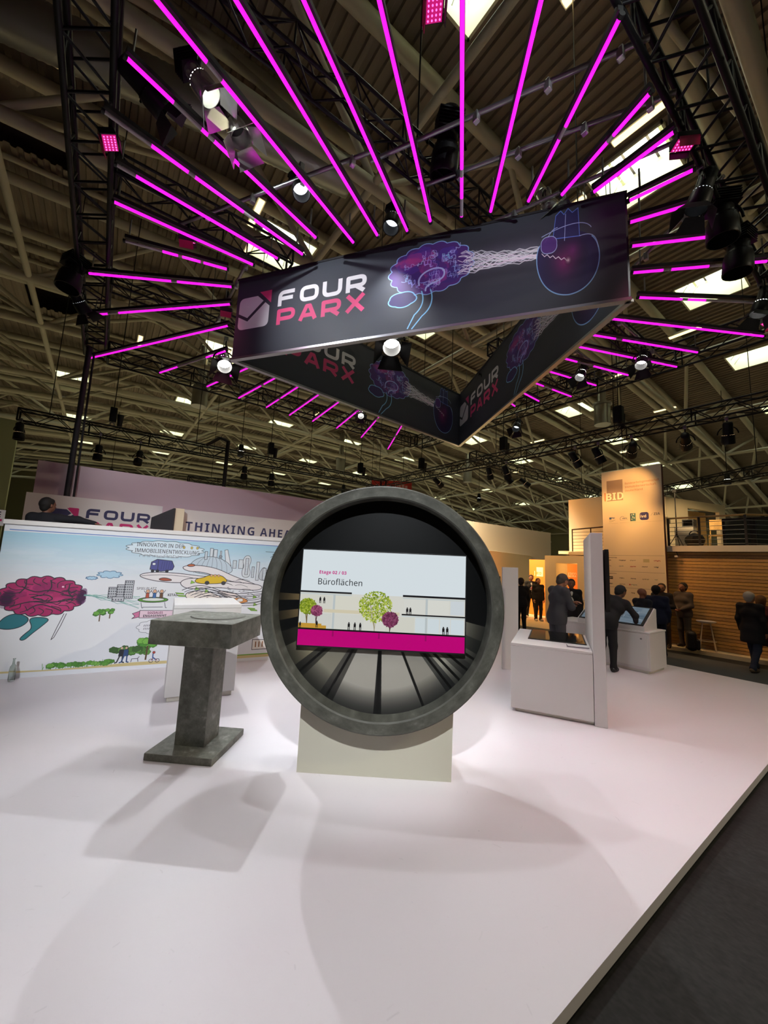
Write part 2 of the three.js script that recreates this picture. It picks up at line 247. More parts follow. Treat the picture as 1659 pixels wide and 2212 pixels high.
// unlit stretches, as shares of the tube from its outer end
const DARK = { 0: [[0, 0.1]], 2: [[0, 0.35], [0.5, 0.54], [0.72, 0.75]], 3: [[0.57, 0.61]], 4: [[0.12, 0.2]], 6: [[0.3, 0.72]], 8: [[0.3, 0.33]], 9: [[0.2, 0.23]], 13: [[0.4, 0.45]], 14: [[0.28, 0.33]], 17: [[0.3, 0.42]], 19: [[0.35, 0.5]], 21: [[0.5, 0.54]], 23: [[0, 0.48], [0.62, 0.66]], 24: [[0.2, 0.42], [0.7, 0.76]], 29: [[0.36, 0.42]], 30: [[0.49, 0.56]], 32: [[0.79, 0.82], [0.91, 0.99]], 33: [[0.24, 0.3]], 36: [[0.26, 0.31]], 37: [[0.18, 0.3], [0.33, 0.36]], 38: [[0, 0.18], [0.34, 0.37], [0.62, 0.68]] };
TUBES.forEach(([xo, zo, xi, zi], i) => {
  const L = Math.hypot(xi - xo, zi - zo), turn = Math.atan2(-(zi - zo), xi - xo), cw = (32 - i + 39) % 39, ccw = 39 - cw;
  const label = cw === 0 ? 'upright magenta LED tube pointing at the middle of the front banner top' : cw <= 19 ? `magenta LED tube, ${ord[cw - 1]} clockwise from the upright one over the front banner` : `magenta LED tube, ${ord[ccw - 1]} counterclockwise from the upright one over the front banner`;
  const t = thing('led_tube', label, 'tube light', [xo, 6.3, zo], turn, 'magenta tubes fanned round the banner');
  part(t, 'carrier_rail', new THREE.BoxGeometry(L, 0.05, 0.045), M.black, [L / 2, 0.075, 0]);
  const cuts = [0]; for (const [a, b] of DARK[i] || []) cuts.push(a, b); cuts.push(1);
  for (let k = 0; k < cuts.length - 1; k++) {
    const a = cuts[k] * L, b = cuts[k + 1] * L; if (b - a < 0.01) continue;
    const off = (DARK[i] || []).some(([p, q]) => Math.abs(p - cuts[k]) < 1e-6 && Math.abs(q - cuts[k + 1]) < 1e-6);
    rod(t, off ? 'unlit_tube' : 'lit_tube', [a, 0, 0], [b, 0, 0], 0.019, off ? M.tubeOff : M.tube, UNIT_ROD);
    if (!off) { const l = new THREE.RectAreaLight(new THREE.Color().setRGB(1, 0.012, 0.82), TUBE * 0.25, b - a, 0.03); l.position.set((a + b) / 2, -0.0215, 0); l.rotation.x = -Math.PI / 2; l.name = 'tube_glow'; t.add(l); }
  }
  for (const x of [0.05, L - 0.12]) { rod(t, 'clip', [x, 0.1, 0], [x, 0.36, 0], 0.012, M.steel, UNIT_ROD6); }
  for (const x of [0.0, L]) part(t, 'end_cap', new THREE.CylinderGeometry(0.028, 0.028, 0.03, 8), M.black, [x, 0, 0], [0, 0, Math.PI / 2]);
});

// ------------------------------------------------------------------ triangular banner
function strokeWord(x, word, ox, oy, w, h, gap, lw, color) {   // wide rounded capitals drawn as strokes; (ox, oy) is the top left
  x.strokeStyle = color; x.lineWidth = lw; x.lineJoin = 'round'; x.lineCap = 'butt';
  const r = h * 0.3; let X = ox;
  for (const c of word) {
    const l = X + lw / 2, R = X + w - lw / 2, t = oy + lw / 2, b = oy + h - lw / 2, m = oy + h * 0.52;
    x.beginPath();
    if (c === 'F') { x.moveTo(R, t); x.lineTo(l + r, t); x.quadraticCurveTo(l, t, l, t + r); x.lineTo(l, oy + h); x.moveTo(l, m); x.lineTo(R - w * 0.08, m); }
    if (c === 'O') { x.moveTo(l + r, t); x.lineTo(R - r, t); x.quadraticCurveTo(R, t, R, t + r); x.lineTo(R, b - r); x.quadraticCurveTo(R, b, R - r, b); x.lineTo(l + r, b); x.quadraticCurveTo(l, b, l, b - r); x.lineTo(l, t + r); x.quadraticCurveTo(l, t, l + r, t); x.closePath(); }
    if (c === 'U') { x.moveTo(l, oy); x.lineTo(l, b - r); x.quadraticCurveTo(l, b, l + r, b); x.lineTo(R - r, b); x.quadraticCurveTo(R, b, R, b - r); x.lineTo(R, oy); }
    if (c === 'R' || c === 'P') { x.moveTo(l, oy + h); x.lineTo(l, t); x.lineTo(R - r, t); x.quadraticCurveTo(R, t, R, t + r * 0.8); x.lineTo(R, m + h * 0.12 - r * 0.8); x.quadraticCurveTo(R, m + h * 0.12, R - r, m + h * 0.12); x.lineTo(l, m + h * 0.12); if (c === 'R') { x.moveTo(X + w * 0.5, m + h * 0.12); x.lineTo(R, oy + h); } }
    if (c === 'A') { x.moveTo(l, oy + h); x.lineTo(X + w * 0.42, t); x.lineTo(X + w * 0.58, t); x.lineTo(R, oy + h); x.moveTo(X + w * 0.2, m + h * 0.18); x.lineTo(X + w * 0.8, m + h * 0.18); }
    if (c === 'X') { x.moveTo(l, oy); x.lineTo(R, oy + h); x.moveTo(R, oy); x.lineTo(l, oy + h); }
    x.stroke(); X += w + gap;
  }
}
function logoMark(x, ox, oy, s, white, pink) {   // rounded square with a tick cut through it and a pink corner
  const r = s * 0.17;
  x.save(); x.translate(ox, oy); x.fillStyle = white;
  x.beginPath(); x.moveTo(r, 0.06 * s); x.lineTo(0.58 * s, 0.06 * s); x.lineTo(0.98 * s, 0.42 * s); x.lineTo(0.98 * s, s - r); x.quadraticCurveTo(0.98 * s, s, 0.98 * s - r, s); x.lineTo(r, s); x.quadraticCurveTo(0, s, 0, s - r); x.lineTo(0, 0.06 * s + r); x.quadraticCurveTo(0, 0.06 * s, r, 0.06 * s); x.fill();
  x.globalCompositeOperation = 'destination-out'; x.lineWidth = s * 0.085; x.lineJoin = 'miter'; x.beginPath(); x.moveTo(-0.1 * s, 0.5 * s); x.lineTo(0.3 * s, 0.72 * s); x.lineTo(0.88 * s, 0.2 * s); x.stroke(); x.globalCompositeOperation = 'source-over';
  x.fillStyle = pink; x.beginPath(); x.moveTo(0.64 * s, -0.04 * s); x.lineTo(1.02 * s, -0.04 * s); x.lineTo(1.02 * s, 0.34 * s); x.closePath(); x.fill(); x.restore();
}
function blob(x, cx, cy, rx, ry, n, amp, ph) { x.beginPath(); for (let i = 0; i <= 120; i++) { const a = i / 120 * Math.PI * 2, k = 1 + amp * Math.abs(Math.sin(a * n / 2 + ph)); x.lineTo(cx + Math.cos(a) * rx * k, cy + Math.sin(a) * ry * k); } x.closePath(); }
const bannerTex = canvasTex(2048, 512, (x, w, h) => {
  const lay = document.createElement('canvas'); lay.width = w; lay.height = h; const q = lay.getContext('2d');
  q.save(); q.translate(20, 118); q.scale(1.0, 1.0); logoMark(q, 0, 0, 218, '#ece9ec', '#e0457e'); q.restore();
  x.fillStyle = '#3b3e48'; x.fillRect(0, 0, w, h);
  const n = fbm(256, [[4, 0.6], [9, 0.4]], 5);   // soft printed cloudiness of the dark ground
  for (let j = 0; j < 64; j++) for (let i = 0; i < 256; i++) { const v = n[(j * 4 % 256) * 256 + i] * 16; x.fillStyle = v > 0 ? `rgba(120,130,150,${v / 120})` : `rgba(5,6,14,${-v / 90})`; x.fillRect(i * 8, j * 8, 8, 8); }
  x.drawImage(lay, 0, 0);
  strokeWord(x, 'FOUR', 290, 130, 120, 98, 23, 25, '#f3f1f3');
  strokeWord(x, 'PARX', 290, 246, 120, 98, 23, 25, '#ea4c84');
  // brain
  const bx = 985, by = 232;
  const glow = (cx, cy, r, c) => { const g = x.createRadialGradient(cx, cy, 0, cx, cy, r); g.addColorStop(0, c); g.addColorStop(1, 'rgba(0,0,0,0)'); x.fillStyle = g; x.fillRect(cx - r, cy - r, 2 * r, 2 * r); };
  for (let i = 0; i < 6; i++) glow(1400 + i * 55, 185 + (i % 2) * 12, 120, 'rgba(205,200,225,0.3)');
  x.save(); x.translate(1183, 178); x.scale(1.34, 1.24); x.translate(-985, -232);
  x.fillStyle = '#54307e'; blob(x, bx, by, 150, 105, 17, 0.09, 0.3); x.fill();
  for (let i = 0; i < 34; i++) { x.fillStyle = ['rgba(160,60,150,0.5)', 'rgba(86,60,170,0.55)', 'rgba(205,70,150,0.4)', 'rgba(60,50,130,0.5)'][i % 4]; const a = rnd() * 6.28, r = Math.sqrt(rnd()); blob(x, bx + Math.cos(a) * 118 * r, by + Math.sin(a) * 78 * r, 18 + rnd() * 22, 12 + rnd() * 14, 5, 0.2, i); x.fill(); }
  x.lineCap = 'round';
  for (let i = 0; i < 46; i++) { x.strokeStyle = `rgba(${150 + rnd() * 60},${150 + rnd() * 70},255,${0.45 + rnd() * 0.4})`; x.lineWidth = 1.5 + rnd() * 2.4; const a = rnd() * 6.28, r = Math.sqrt(rnd()); let px = bx + Math.cos(a) * 128 * r, py = by + Math.sin(a) * 86 * r; x.beginPath(); x.moveTo(px, py); for (let k = 0; k < 4; k++) { const dx = (rnd() - 0.5) * 46, dy = (rnd() - 0.5) * 36; x.quadraticCurveTo(px + dx, py - dy, px + dx * 0.8, py + dy); px += dx * 0.8; py += dy; } x.stroke(); }
  x.strokeStyle = 'rgba(150,190,255,0.9)'; x.lineWidth = 4; blob(x, bx, by, 152, 107, 17, 0.09, 0.3); x.stroke();
  x.fillStyle = '#3a2a66'; blob(x, 880, 352, 52, 32, 5, 0.1, 1); x.fill(); x.strokeStyle = 'rgba(140,210,255,0.95)'; x.lineWidth = 5; x.stroke();
  x.beginPath(); x.moveTo(955, 330); x.quadraticCurveTo(975, 390, 930, 430); x.lineTo(905, 486); x.moveTo(990, 330); x.quadraticCurveTo(1010, 400, 960, 440); x.lineTo(922, 490); x.stroke();
  x.strokeStyle = 'rgba(190,200,255,0.95)'; x.lineWidth = 7; x.beginPath(); x.moveTo(945, 300); x.bezierCurveTo(925, 235, 1040, 215, 1040, 265); x.bezierCurveTo(1040, 310, 965, 290, 970, 330); x.stroke();
  x.restore();
  // lightning
  for (let i = 0; i < 30; i++) { x.strokeStyle = `rgba(${235 + rnd() * 20},${228 + rnd() * 22},250,${0.5 + rnd() * 0.5})`; x.lineWidth = 1.8 + rnd() * 4; let px = 1320 + rnd() * 60, py = 125 + rnd() * 120; const ex = 1660 + rnd() * 90, ey = 190 + rnd() * 60; x.beginPath(); x.moveTo(px, py); for (let k = 1; k <= 16; k++) { const f = k / 16; x.lineTo(px + (ex - px) * f, py + (ey - py) * f + (rnd() - 0.5) * 34 * (1 - f * 0.6)); } x.stroke(); }
  // heart
  x.save(); x.translate(1676, 19); x.scale(0.69, 1.06); x.translate(-1455, -40);
  x.fillStyle = '#2c2350'; x.beginPath(); x.moveTo(1490, 190); x.bezierCurveTo(1440, 250, 1470, 440, 1660, 446); x.bezierCurveTo(1850, 440, 1880, 250, 1800, 190); x.bezierCurveTo(1720, 130, 1560, 130, 1490, 190); x.fill();
  glow(1640, 290, 150, 'rgba(190,40,130,0.75)'); glow(1690, 240, 100, 'rgba(160,40,140,0.5)');
  x.strokeStyle = 'rgba(150,200,255,0.9)'; x.lineWidth = 6; x.beginPath(); x.moveTo(1490, 190); x.bezierCurveTo(1440, 250, 1470, 440, 1660, 446); x.bezierCurveTo(1850, 440, 1880, 250, 1800, 190); x.stroke();
  x.fillStyle = '#2b2a5e'; x.beginPath(); x.moveTo(1570, 170); x.lineTo(1590, 60); x.lineTo(1620, 40); x.lineTo(1640, 62); x.lineTo(1665, 36); x.lineTo(1690, 60); x.lineTo(1725, 44); x.lineTo(1730, 180); x.closePath(); x.fill();
  x.strokeStyle = 'rgba(110,150,255,0.85)'; x.lineWidth = 4; x.stroke(); x.strokeStyle = 'rgba(190,210,255,0.85)'; x.beginPath(); x.moveTo(1500, 150); x.bezierCurveTo(1600, 120, 1760, 90, 1800, 150); x.moveTo(1520, 180); x.bezierCurveTo(1560, 130, 1570, 120, 1600, 118); x.moveTo(1650, 60); x.lineTo(1640, 190); x.moveTo(1730, 180); x.bezierCurveTo(1800, 170, 1830, 190, 1836, 250); x.stroke();
  x.fillStyle = 'rgba(90,50,130,0.9)'; blob(x, 1545, 195, 48, 40, 4, 0.1, 0); x.fill(); x.stroke();
  x.strokeStyle = '#f4e4f4'; x.lineWidth = 4; x.beginPath(); x.moveTo(1500, 230); for (let k = 1; k < 10; k++) x.lineTo(1500 + k * 17, 230 + k * 5 + (k % 2) * 12); x.stroke(); glow(1660, 285, 26, 'rgba(255,230,230,0.9)'); x.restore();
});
{
  const A = [1.352, -6.213], B = [4.578, -1.671], C = [7.256, -6.774], y0 = 5.0, H = 1.37;
  const t = thing('triangle_banner', 'hanging dark three-sided banner printed with brain, heart and white and pink lettering', 'banner', [0, 0, 0]);
  const print = std(0xffffff, 0.55, 0, { map: bannerTex }), edge = std(0x1c1d22, 0.6);
  const side = (p, q, name) => {
    const L = Math.hypot(q[0] - p[0], q[1] - p[1]), a = Math.atan2(-(q[1] - p[1]), q[0] - p[0]);
    const m = part(t, name, new THREE.BoxGeometry(L - 0.05, H, 0.05), [edge, edge, edge, edge, print, print], [(p[0] + q[0]) / 2, y0 + H / 2, (p[1] + q[1]) / 2], [0, a, 0]);
    part(t, 'bottom_rail', new THREE.BoxGeometry(L, 0.035, 0.075), M.alu, [(p[0] + q[0]) / 2, y0 - 0.005, (p[1] + q[1]) / 2], [0, a, 0]);
    part(t, 'top_rail', new THREE.BoxGeometry(L, 0.03, 0.07), M.darkGrey, [(p[0] + q[0]) / 2, y0 + H + 0.005, (p[1] + q[1]) / 2], [0, a, 0]);
    for (const f of [0.08, 0.5, 0.92]) rod(t, 'hanging_wire', [p[0] + (q[0] - p[0]) * f, y0 + H, p[1] + (q[1] - p[1]) * f], [p[0] + (q[0] - p[0]) * f, 6.85, p[1] + (q[1] - p[1]) * f], 0.006, M.steel, UNIT_ROD6);
    return m;
  };
  side(A, B, 'front_panel'); side(A, C, 'rear_panel'); side(C, B, 'side_panel');
}

// ------------------------------------------------------------------ stage lamps and LED floods
const BODY = new THREE.LatheGeometry([[0, -0.24], [0.07, -0.24], [0.085, -0.2], [0.085, -0.02], [0.11, 0.04], [0.115, 0.16], [0.115, 0.2], [0.105, 0.2], [0.1, 0.0], [0, 0.0]].map((p) => new THREE.Vector2(...p)), 18).rotateX(Math.PI / 2);
const LENS = new THREE.CylinderGeometry(0.1, 0.1, 0.012, 20).rotateX(Math.PI / 2).translate(0, 0, 0.02);
const DOOR = (() => { const s = new THREE.Shape([[-0.09, 0], [0.09, 0], [0.15, 0.17], [-0.15, 0.17]].map((p) => new THREE.Vector2(...p))); return new THREE.ExtrudeGeometry(s, { depth: 0.004, bevelEnabled: false }); })();
const FINS = mergeGeometries([...Array(6)].map((_, i) => new THREE.BoxGeometry(0.2, 0.2, 0.008).translate(0, 0, -0.2 + i * 0.022)));
function stageLamp(name, label, p, aim, o = {}) {
  const g = thing(name, label, 'spotlight', p, 0, o.group || 'stage spotlights'), h = new THREE.Object3D();
  h.position.set(0, 0, 0); h.lookAt(V(...aim).sub(V(...p))); const s = o.size || 1, q = h.quaternion;
  const add = (n, geo, mat, local) => { const m = part(g, n, geo, mat); m.quaternion.copy(q); m.scale.setScalar(s); if (local) { m.position.copy(V(...local).multiplyScalar(s).applyQuaternion(q)); } return m; };
  add('body', BODY, o.silver ? M.reflector : M.blackMetal); add('lens', LENS, o.lens || M.lensHot);
  if (o.fins) add('heat_sink', FINS, M.blackMetal);
  if (o.doors) [0, 1, 2, 3].forEach((k) => { const m = part(g, 'barn_door', DOOR, o.silver ? M.reflector : M.black); m.scale.setScalar(s); const e = new THREE.Quaternion().setFromAxisAngle(V(0, 0, 1), k * Math.PI / 2), f = new THREE.Quaternion().setFromAxisAngle(V(1, 0, 0), 0.95); m.quaternion.copy(q).multiply(e).multiply(f); m.position.copy(V(0, 0.108, 0.2).multiplyScalar(s).applyQuaternion(e).applyQuaternion(q)); });
  const yoke = part(g, 'yoke', new THREE.TorusGeometry(0.16 * s, 0.012 * s, 6, 16, Math.PI), M.blackMetal); yoke.rotation.y = Math.atan2(aim[0] - p[0], aim[2] - p[2]);
  const top = o.top ?? 6.5; rod(g, 'drop_pipe', [0, 0.15 * s, 0], [0, Math.max(top - p[1], 0.2), 0], 0.016, M.blackMetal, UNIT_ROD6);
  part(g, 'clamp', rb(0.07, 0.1, 0.07, 0.01), M.steel, [0, Math.max(top - p[1], 0.2) - 0.03, 0]);
  if (o.cd) {
    const dir = V(...aim).sub(V(...p)).normalize(), l = new THREE.SpotLight(o.color || 0xf6fbff, o.cd, 0, o.angle || 0.75, o.pen ?? 0.5, 2);
    l.position.copy(dir.clone().multiplyScalar(0.215 * s)); l.castShadow = true; l.shadow.radius = o.soft || 1.1; l.shadow.mapSize.set(1024, 1024); l.name = 'spot_beam'; g.add(l); l.target.position.set(...aim); scene.add(l.target);
  }
  return g;
}
const S = (label, p, aim, o) => stageLamp('stage_lamp', label, p, aim, { doors: true, cd: SPOT, ...o });
S('blazing white spotlight hanging at the lower edge of the front banner', [3.82, 5.9, -5.27], [2.0, 0, -2.2], { cd: SPOT * 1.35, angle: 0.75, size: 1.5 });
S('blazing white spotlight beside the left corner of the banner', [1.74, 6.15, -8.67], [1.3, 0, -3.4], { cd: SPOT * 2.2, angle: 0.5, top: 6.7, size: 1.4 });
S('small bright spotlight below the rear banner edge', [5.66, 6.15, -9.15], [3.0, 0, -4.5], { cd: SPOT * 0.6, angle: 0.6, size: 0.8 });
S('bright spotlight among the right-hand tubes, farther from the banner', [8.3, 6.15, -2.88], [5.0, 0, -2.5], { cd: SPOT * 0.12, angle: 0.7 });
S('bright spotlight among the right-hand tubes, nearer the banner', [7.95, 6.15, -3.9], [4.2, 0, -4.2], { cd: SPOT * 0.2, angle: 0.7, size: 0.9 });
S('cool spotlight with barn doors on the right edge truss', [4.97, 6.15, -1.06], [4.2, 0, -3.0], { cd: SPOT * 0.15, angle: 0.7, lens: M.lensSoft, top: 6.5 });
S('blazing spotlight at the right edge beside the banner corner', [7.85, 6.15, -1.06], [6.6, 0, -2.6], { cd: SPOT * 0.4, angle: 0.65, top: 6.5 });
S('round bright spotlight facing out between the tubes above the logo', [1.53, 6.62, -4.25], [1.6, 0, -1.4], { top: 6.9, cd: SPOT * 1.0, angle: 0.75, lens: M.lensSoft, doors: false, fins: true });
S('round bright spotlight facing out above the banner brain', [2.75, 6.62, -3.88], [1.2, 0, -3.4], { top: 6.9, cd: SPOT * 0.8, angle: 0.75, lens: M.lensSoft, doors: false, fins: true });
S('big silver barn door lamp at upper left, higher of two', [0.25, 6.6, -3.85], [6.6, 0, -2.3], { top: 6.9, cd: SPOT * 0.4, angle: 0.42, silver: true, size: 1.0, fins: true });
S('big silver barn door lamp at upper left, lower of two', [0.66, 6.6, -4.05], [3.6, 0, -2.0], { top: 6.9, cd: SPOT * 0.4, angle: 0.6, silver: true, size: 1.0, lens: M.lensOff, fins: true });
S('dark barn door lamp at the outer end of a left tube', [-0.16, 6.5, -4.2], [2.2, 5.5, -4.6], { cd: SPOT * 0.8, angle: 0.6, lens: M.lensOff });
S('pale lamp head peeping over the front banner right half', [4.2, 6.62, -2.45], [4.6, 0, -0.2], { top: 6.75, cd: SPOT * 0.1, silver: true, lens: M.lensOff });
S('black lamp on the left rig corner above the mast', [-0.82, 6.3, -8.5], [2.2, 3.0, -11.0], { cd: SPOT * 0.9, lens: M.lensSoft, top: 6.5 });
S('black lamp behind the far right tubes', [9.52, 6.1, -6.6], [5.5, 0, -5.5], { cd: SPOT * 0.5, lens: M.lensSoft, top: 6.45 });
S('black lamp hidden above the banner tip', [6.9, 6.25, -5.34], [2.0, 2.6, -10.8], { cd: SPOT * 0.9, lens: M.lensSoft, top: 6.7 });

S('white spotlight on the aisle truss aimed at the round display', [-1.2, 6.1, 1.53], [2.1, 1.2, -2.9], { cd: SPOT * 9, angle: 0.2, pen: 0.55, top: 6.45 });
S('white spotlight on the near rig truss above the picture top, aimed straight down', [1.3, 6.15, -1.06], [1.7, 0, -2.0], { cd: SPOT * 0.5, angle: 0.7, pen: 0.7, top: 6.5 });
S('white spotlight on the near left rig truss above the picture top', [-0.42, 6.15, -1.7], [1.2, 0, -2.0], { cd: SPOT * 0.35, angle: 0.7, pen: 0.7, top: 6.5 });
S('white spotlight on the aisle truss aimed at the front banner', [2.0, 6.1, 1.53], [3.2, 5.7, -3.6], { cd: SPOT * 1.6, angle: 0.45, pen: 0.8, top: 6.45 });
S('white spotlight on the aisle truss aimed at the mural', [-3.0, 6.1, 1.53], [0.9, 1.5, -7.6], { cd: SPOT * 12, angle: 0.28, pen: 0.8, top: 6.45 });
// lamps over the other stands of the hall, which brighten the roof by their floors
[[5.6, -21.3], [15.2, -26.6], [25, -21], [36, -16], [31, -30], [46, -24], [18, -37], [42, -38], [0, -35], [28, 5], [7, 6.2], [-9, -34], [-9, -22], [5, -46], [22, -50], [40, -52], [-8, -50], [14, -62], [50, -8], [29, -6]].forEach(([x, z], i) => {
  stageLamp('hall_lamp', 'distant hall spotlight hanging over the neighbouring stands', [x, 7.6, z], z > 6 ? [3.5, 0, -0.6] : [x, 0, z - 0.01], { cd: z > 6 ? 95 : z > -10 ? 120 : z < -40 ? 420 : 260, color: 0xfff0cc, angle: 0.85, pen: 0.6, size: 1.5, top: roofY(x) - 0.06, group: 'hall spotlights over other stands' });
});

for (const [p, aim, w] of [[[2.75, 6.78, -2.86], [3.6, 3, -4.4], 'beside the upright tube'], [[5.75, 6.3, -1.06], [5.9, 0, -1.2], 'on the right edge truss below the cool lamp'], [[-0.86, 6.3, -3.4], [-2, 2, -4], 'at the outer end of the left tubes'], [[6.5, 6.25, -1.06], [6.6, 0, -1.6], 'near the right rim of the rig'], [[-0.86, 6.25, -7.6], [-1.2, 3, -7.4], 'over the mast']])
  stageLamp('moving_head', `unlit black moving-head lamp ${w}`, p, aim, { lens: M.lensOff, size: 1.45, fins: true, group: 'unlit moving heads', top: p[1] > 6.7 ? 6.98 : 6.5 });

function ledFlood(label, p, aim, cd, wide = 0.8) {
  const g = thing('led_flood', label, 'LED flood', p, 0, 'pink LED floods'), h = new THREE.Object3D(); h.lookAt(V(...aim).sub(V(...p))); const q = h.quaternion;
  const K = 0.62, add = (n, geo, mat, l) => { const m = part(g, n, geo, mat); m.quaternion.copy(q); m.scale.setScalar(K); if (l) m.position.copy(V(...l).multiplyScalar(K).applyQuaternion(q)); return m; };
  add('housing', rb(0.34, 0.26, 0.12, 0.015), M.black); const f = add('led_panel', rb(0.3, 0.22, 0.01, 0.003), M.pinkFace, [0, 0, 0.064]);
  const dot = new THREE.CylinderGeometry(0.011, 0.011, 0.01, 8).rotateX(Math.PI / 2);
  for (let i = 0; i < 6; i++) for (let j = 0; j < 4; j++) part(f, 'led', dot, M.pinkLed, [-0.12 + i * 0.048, -0.08 + j * 0.053, 0.008]);
  add('flap', new THREE.BoxGeometry(0.3, 0.01, 0.16), M.redFace, [0, -0.15, 0.13]); add('flap', new THREE.BoxGeometry(0.3, 0.01, 0.12), M.black, [0, 0.14, 0.11]);
  rod(g, 'bracket', [0, 0.1, 0], [0, 0.35, 0], 0.02, M.blackMetal, UNIT_ROD6);
  const d = V(...aim).sub(V(...p)).normalize(), l = new THREE.SpotLight(new THREE.Color().setRGB(1, 0.14, 0.36), cd, 0, wide, 0.8, 2); l.position.copy(d.multiplyScalar(0.1)); l.castShadow = true; l.shadow.radius = 6; l.name = 'flood_beam'; g.add(l); l.target.position.set(...aim); scene.add(l.target);
}
ledFlood('pink LED flood on the left rig truss', [-0.43, 6.3, -4.8], [3, 0, -4.2], 1.8);
ledFlood('pink LED flood on the right edge truss', [4.35, 6.3, -1.04], [4.9, 0, -1.6], 11, 0.5);
ledFlood('pink LED flood at the top beside the skylight', [1.68, 6.4, -1.94], [2.6, 0, -1.2], 1.5);
ledFlood('pink LED flood over the left end of the banner', [0.51, 6.42, -5.85], [2.4, 0, -10.4], 3);
ledFlood('pink LED flood tucked behind the left banner corner', [1.38, 6.4, -7.14], [2.6, 1.5, -10.5], 2.5);
ledFlood('pink LED flood at the far right rim', [8.6, 6.2, -1.1], [6.2, 0, -2.2], 9);

// warm lamps on the neighbouring rig
const Wm = (label, p, aim, o) => stageLamp('warm_lamp', label, p, aim, { lens: M.lensWarm, group: 'warm lamps on the neighbouring rig', top: 5.6, size: 1.15, ...o });
Wm('black lamp glowing amber at the far left end of the rear truss', [-2.3, 5.2, -15.19], [-2.0, 0, -15.0], {});
Wm('small black lamp under the far left end of the rear truss', [-0.4, 4.95, -15.19], [-0.4, 0, -15.2], {});
Wm('black lamp glowing amber beside the mast on the rear truss', [0.7, 5.0, -15.19], [0.2, 0, -14], {});
Wm('black lamp on the rear truss right of the goose-neck arm', [4.2, 5.1, -15.19], [4.2, 0, -15.2], {});
Wm('black lamp with hot orange centre on the rear truss', [5.3, 5.0, -15.19], [5.3, 0, -15.2], {});
Wm('black lamp at the right end of the rear truss', [9.9, 5.1, -15.13], [9.6, 0, -15], {});
Wm('black lamp on the long truss above the tower, aimed at the stand', [11.3, 5.2, -4.25], [12.9, 4.3, -5.1], { cd: 11, color: 0xffb868, angle: 0.6 });
Wm('black lamp on the long truss pouring light on the tower', [11.2, 5.2, -5.75], [12.9, 3.2, -5.3], { cd: 15, color: 0xffb868, angle: 0.6 });
Wm('twin lamp of the tower lamp on the long truss', [11.25, 5.2, -5.1], [13.1, 1.2, -3.9], { cd: 13, color: 0xffb868, angle: 0.55 });
Wm('black lamp on the long truss aimed up at the balcony', [11.43, 5.2, -3.1], [15.2, 3.5, -4.0], { cd: 60, color: 0xffd9a0, angle: 0.32 });
Wm('black lamp on the long truss far right', [11.45, 5.2, -2.3], [13.1, 1.0, -2.8], { cd: 10, color: 0xffcf90, angle: 0.5 });
Wm('black lamp on the long truss under the triangle tip', [11.2, 5.2, -8.2], [14.2, 1.0, -8.6], { cd: 26, color: 0xffc070, angle: 0.75 });
Wm('amber lamp in the crowded truss, lowest left', [12.2, 5.6, -9.73], [15, 1.0, -10.5], { cd: 36, color: 0xffc070, angle: 0.8, top: 6.1 });
Wm('amber lamp in the crowded truss, middle of three', [13.4, 5.6, -9.73], [15.3, 1.4, -7.4], { cd: 12, color: 0xffb060, angle: 0.75, top: 6.1 });
Wm('amber lamp in the crowded truss, right of three', [14.6, 5.6, -9.73], [16.4, 2.9, -7.2], { cd: 16, color: 0xffb060, angle: 0.75, top: 6.1 });
Wm('black lamp on the long truss before the grey back wall', [11.1, 5.3, -11.5], [16, 2.5, -11.5], { cd: 380, color: 0xffe2b8, angle: 0.8 });
// ------------------------------------------------------------------ the booth: platform and walls
{
  const n = fbm(512, [[6, 0.5], [30, 0.3], [120, 0.25]], 33);
  const tex = canvasTex(1024, 1024, (x, w, h) => {
    x.fillStyle = '#dcd6da'; x.fillRect(0, 0, w, h);
    for (let i = 0; i < 1600; i++) { x.fillStyle = `rgba(${120 + rnd() * 60},${115 + rnd() * 60},${120 + rnd() * 60},${0.03 + rnd() * 0.05})`; const r = 0.6 + rnd() * 1.6; x.fillRect(rnd() * w, rnd() * h, r, r); }
    x.lineCap = 'round';
    for (let i = 0; i < 90; i++) { x.strokeStyle = `rgba(120,112,118,${0.06 + rnd() * 0.12})`; x.lineWidth = 0.5 + rnd() * 0.9; const px = rnd() * w, py = rnd() * h, a = rnd() * 6.3, l = 3 + rnd() * 12; x.beginPath(); x.moveTo(px, py); x.quadraticCurveTo(px + Math.cos(a) * l / 2 + rnd() * 4, py + Math.sin(a) * l / 2, px + Math.cos(a) * l, py + Math.sin(a) * l); x.stroke(); }
  });
  tex.wrapS = tex.wrapT = THREE.RepeatWrapping;
  const x0 = -5, x1 = 10, z0 = -1.045, z1 = -12.2;
  const t = thing('booth_platform', 'white exhibition platform with thin pale edge over a dark plinth', 'platform', [0, 0, 0], 0, null, 'structure'); 
  const g = new THREE.BoxGeometry(x1 - x0, 0.062, z0 - z1); const uv = g.attributes.uv; for (let i = 0; i < uv.count; i++) uv.setXY(i, uv.getX(i) * (x1 - x0) / 4, uv.getY(i) * (z0 - z1) / 4);
  part(t, 'deck', g, std(0xffffff, 0.42, 0, { map: tex }), [(x0 + x1) / 2, -0.031, (z0 + z1) / 2]);
  part(t, 'plinth', new THREE.BoxGeometry(x1 - x0 - 0.03, 0.05, z0 - z1 - 0.03), M.black, [(x0 + x1) / 2, -0.08, (z0 + z1) / 2]);
  // aisle carpet strip towards the neighbouring stand
  solo('aisle_carpet', new THREE.BoxGeometry(1.7, 0.01, 24), std(0x4b4d4e, 0.95), 'grey aisle carpet between the booth and the timber stand', 'carpet', null, 'structure', [11.35, -0.096, -9]);
}
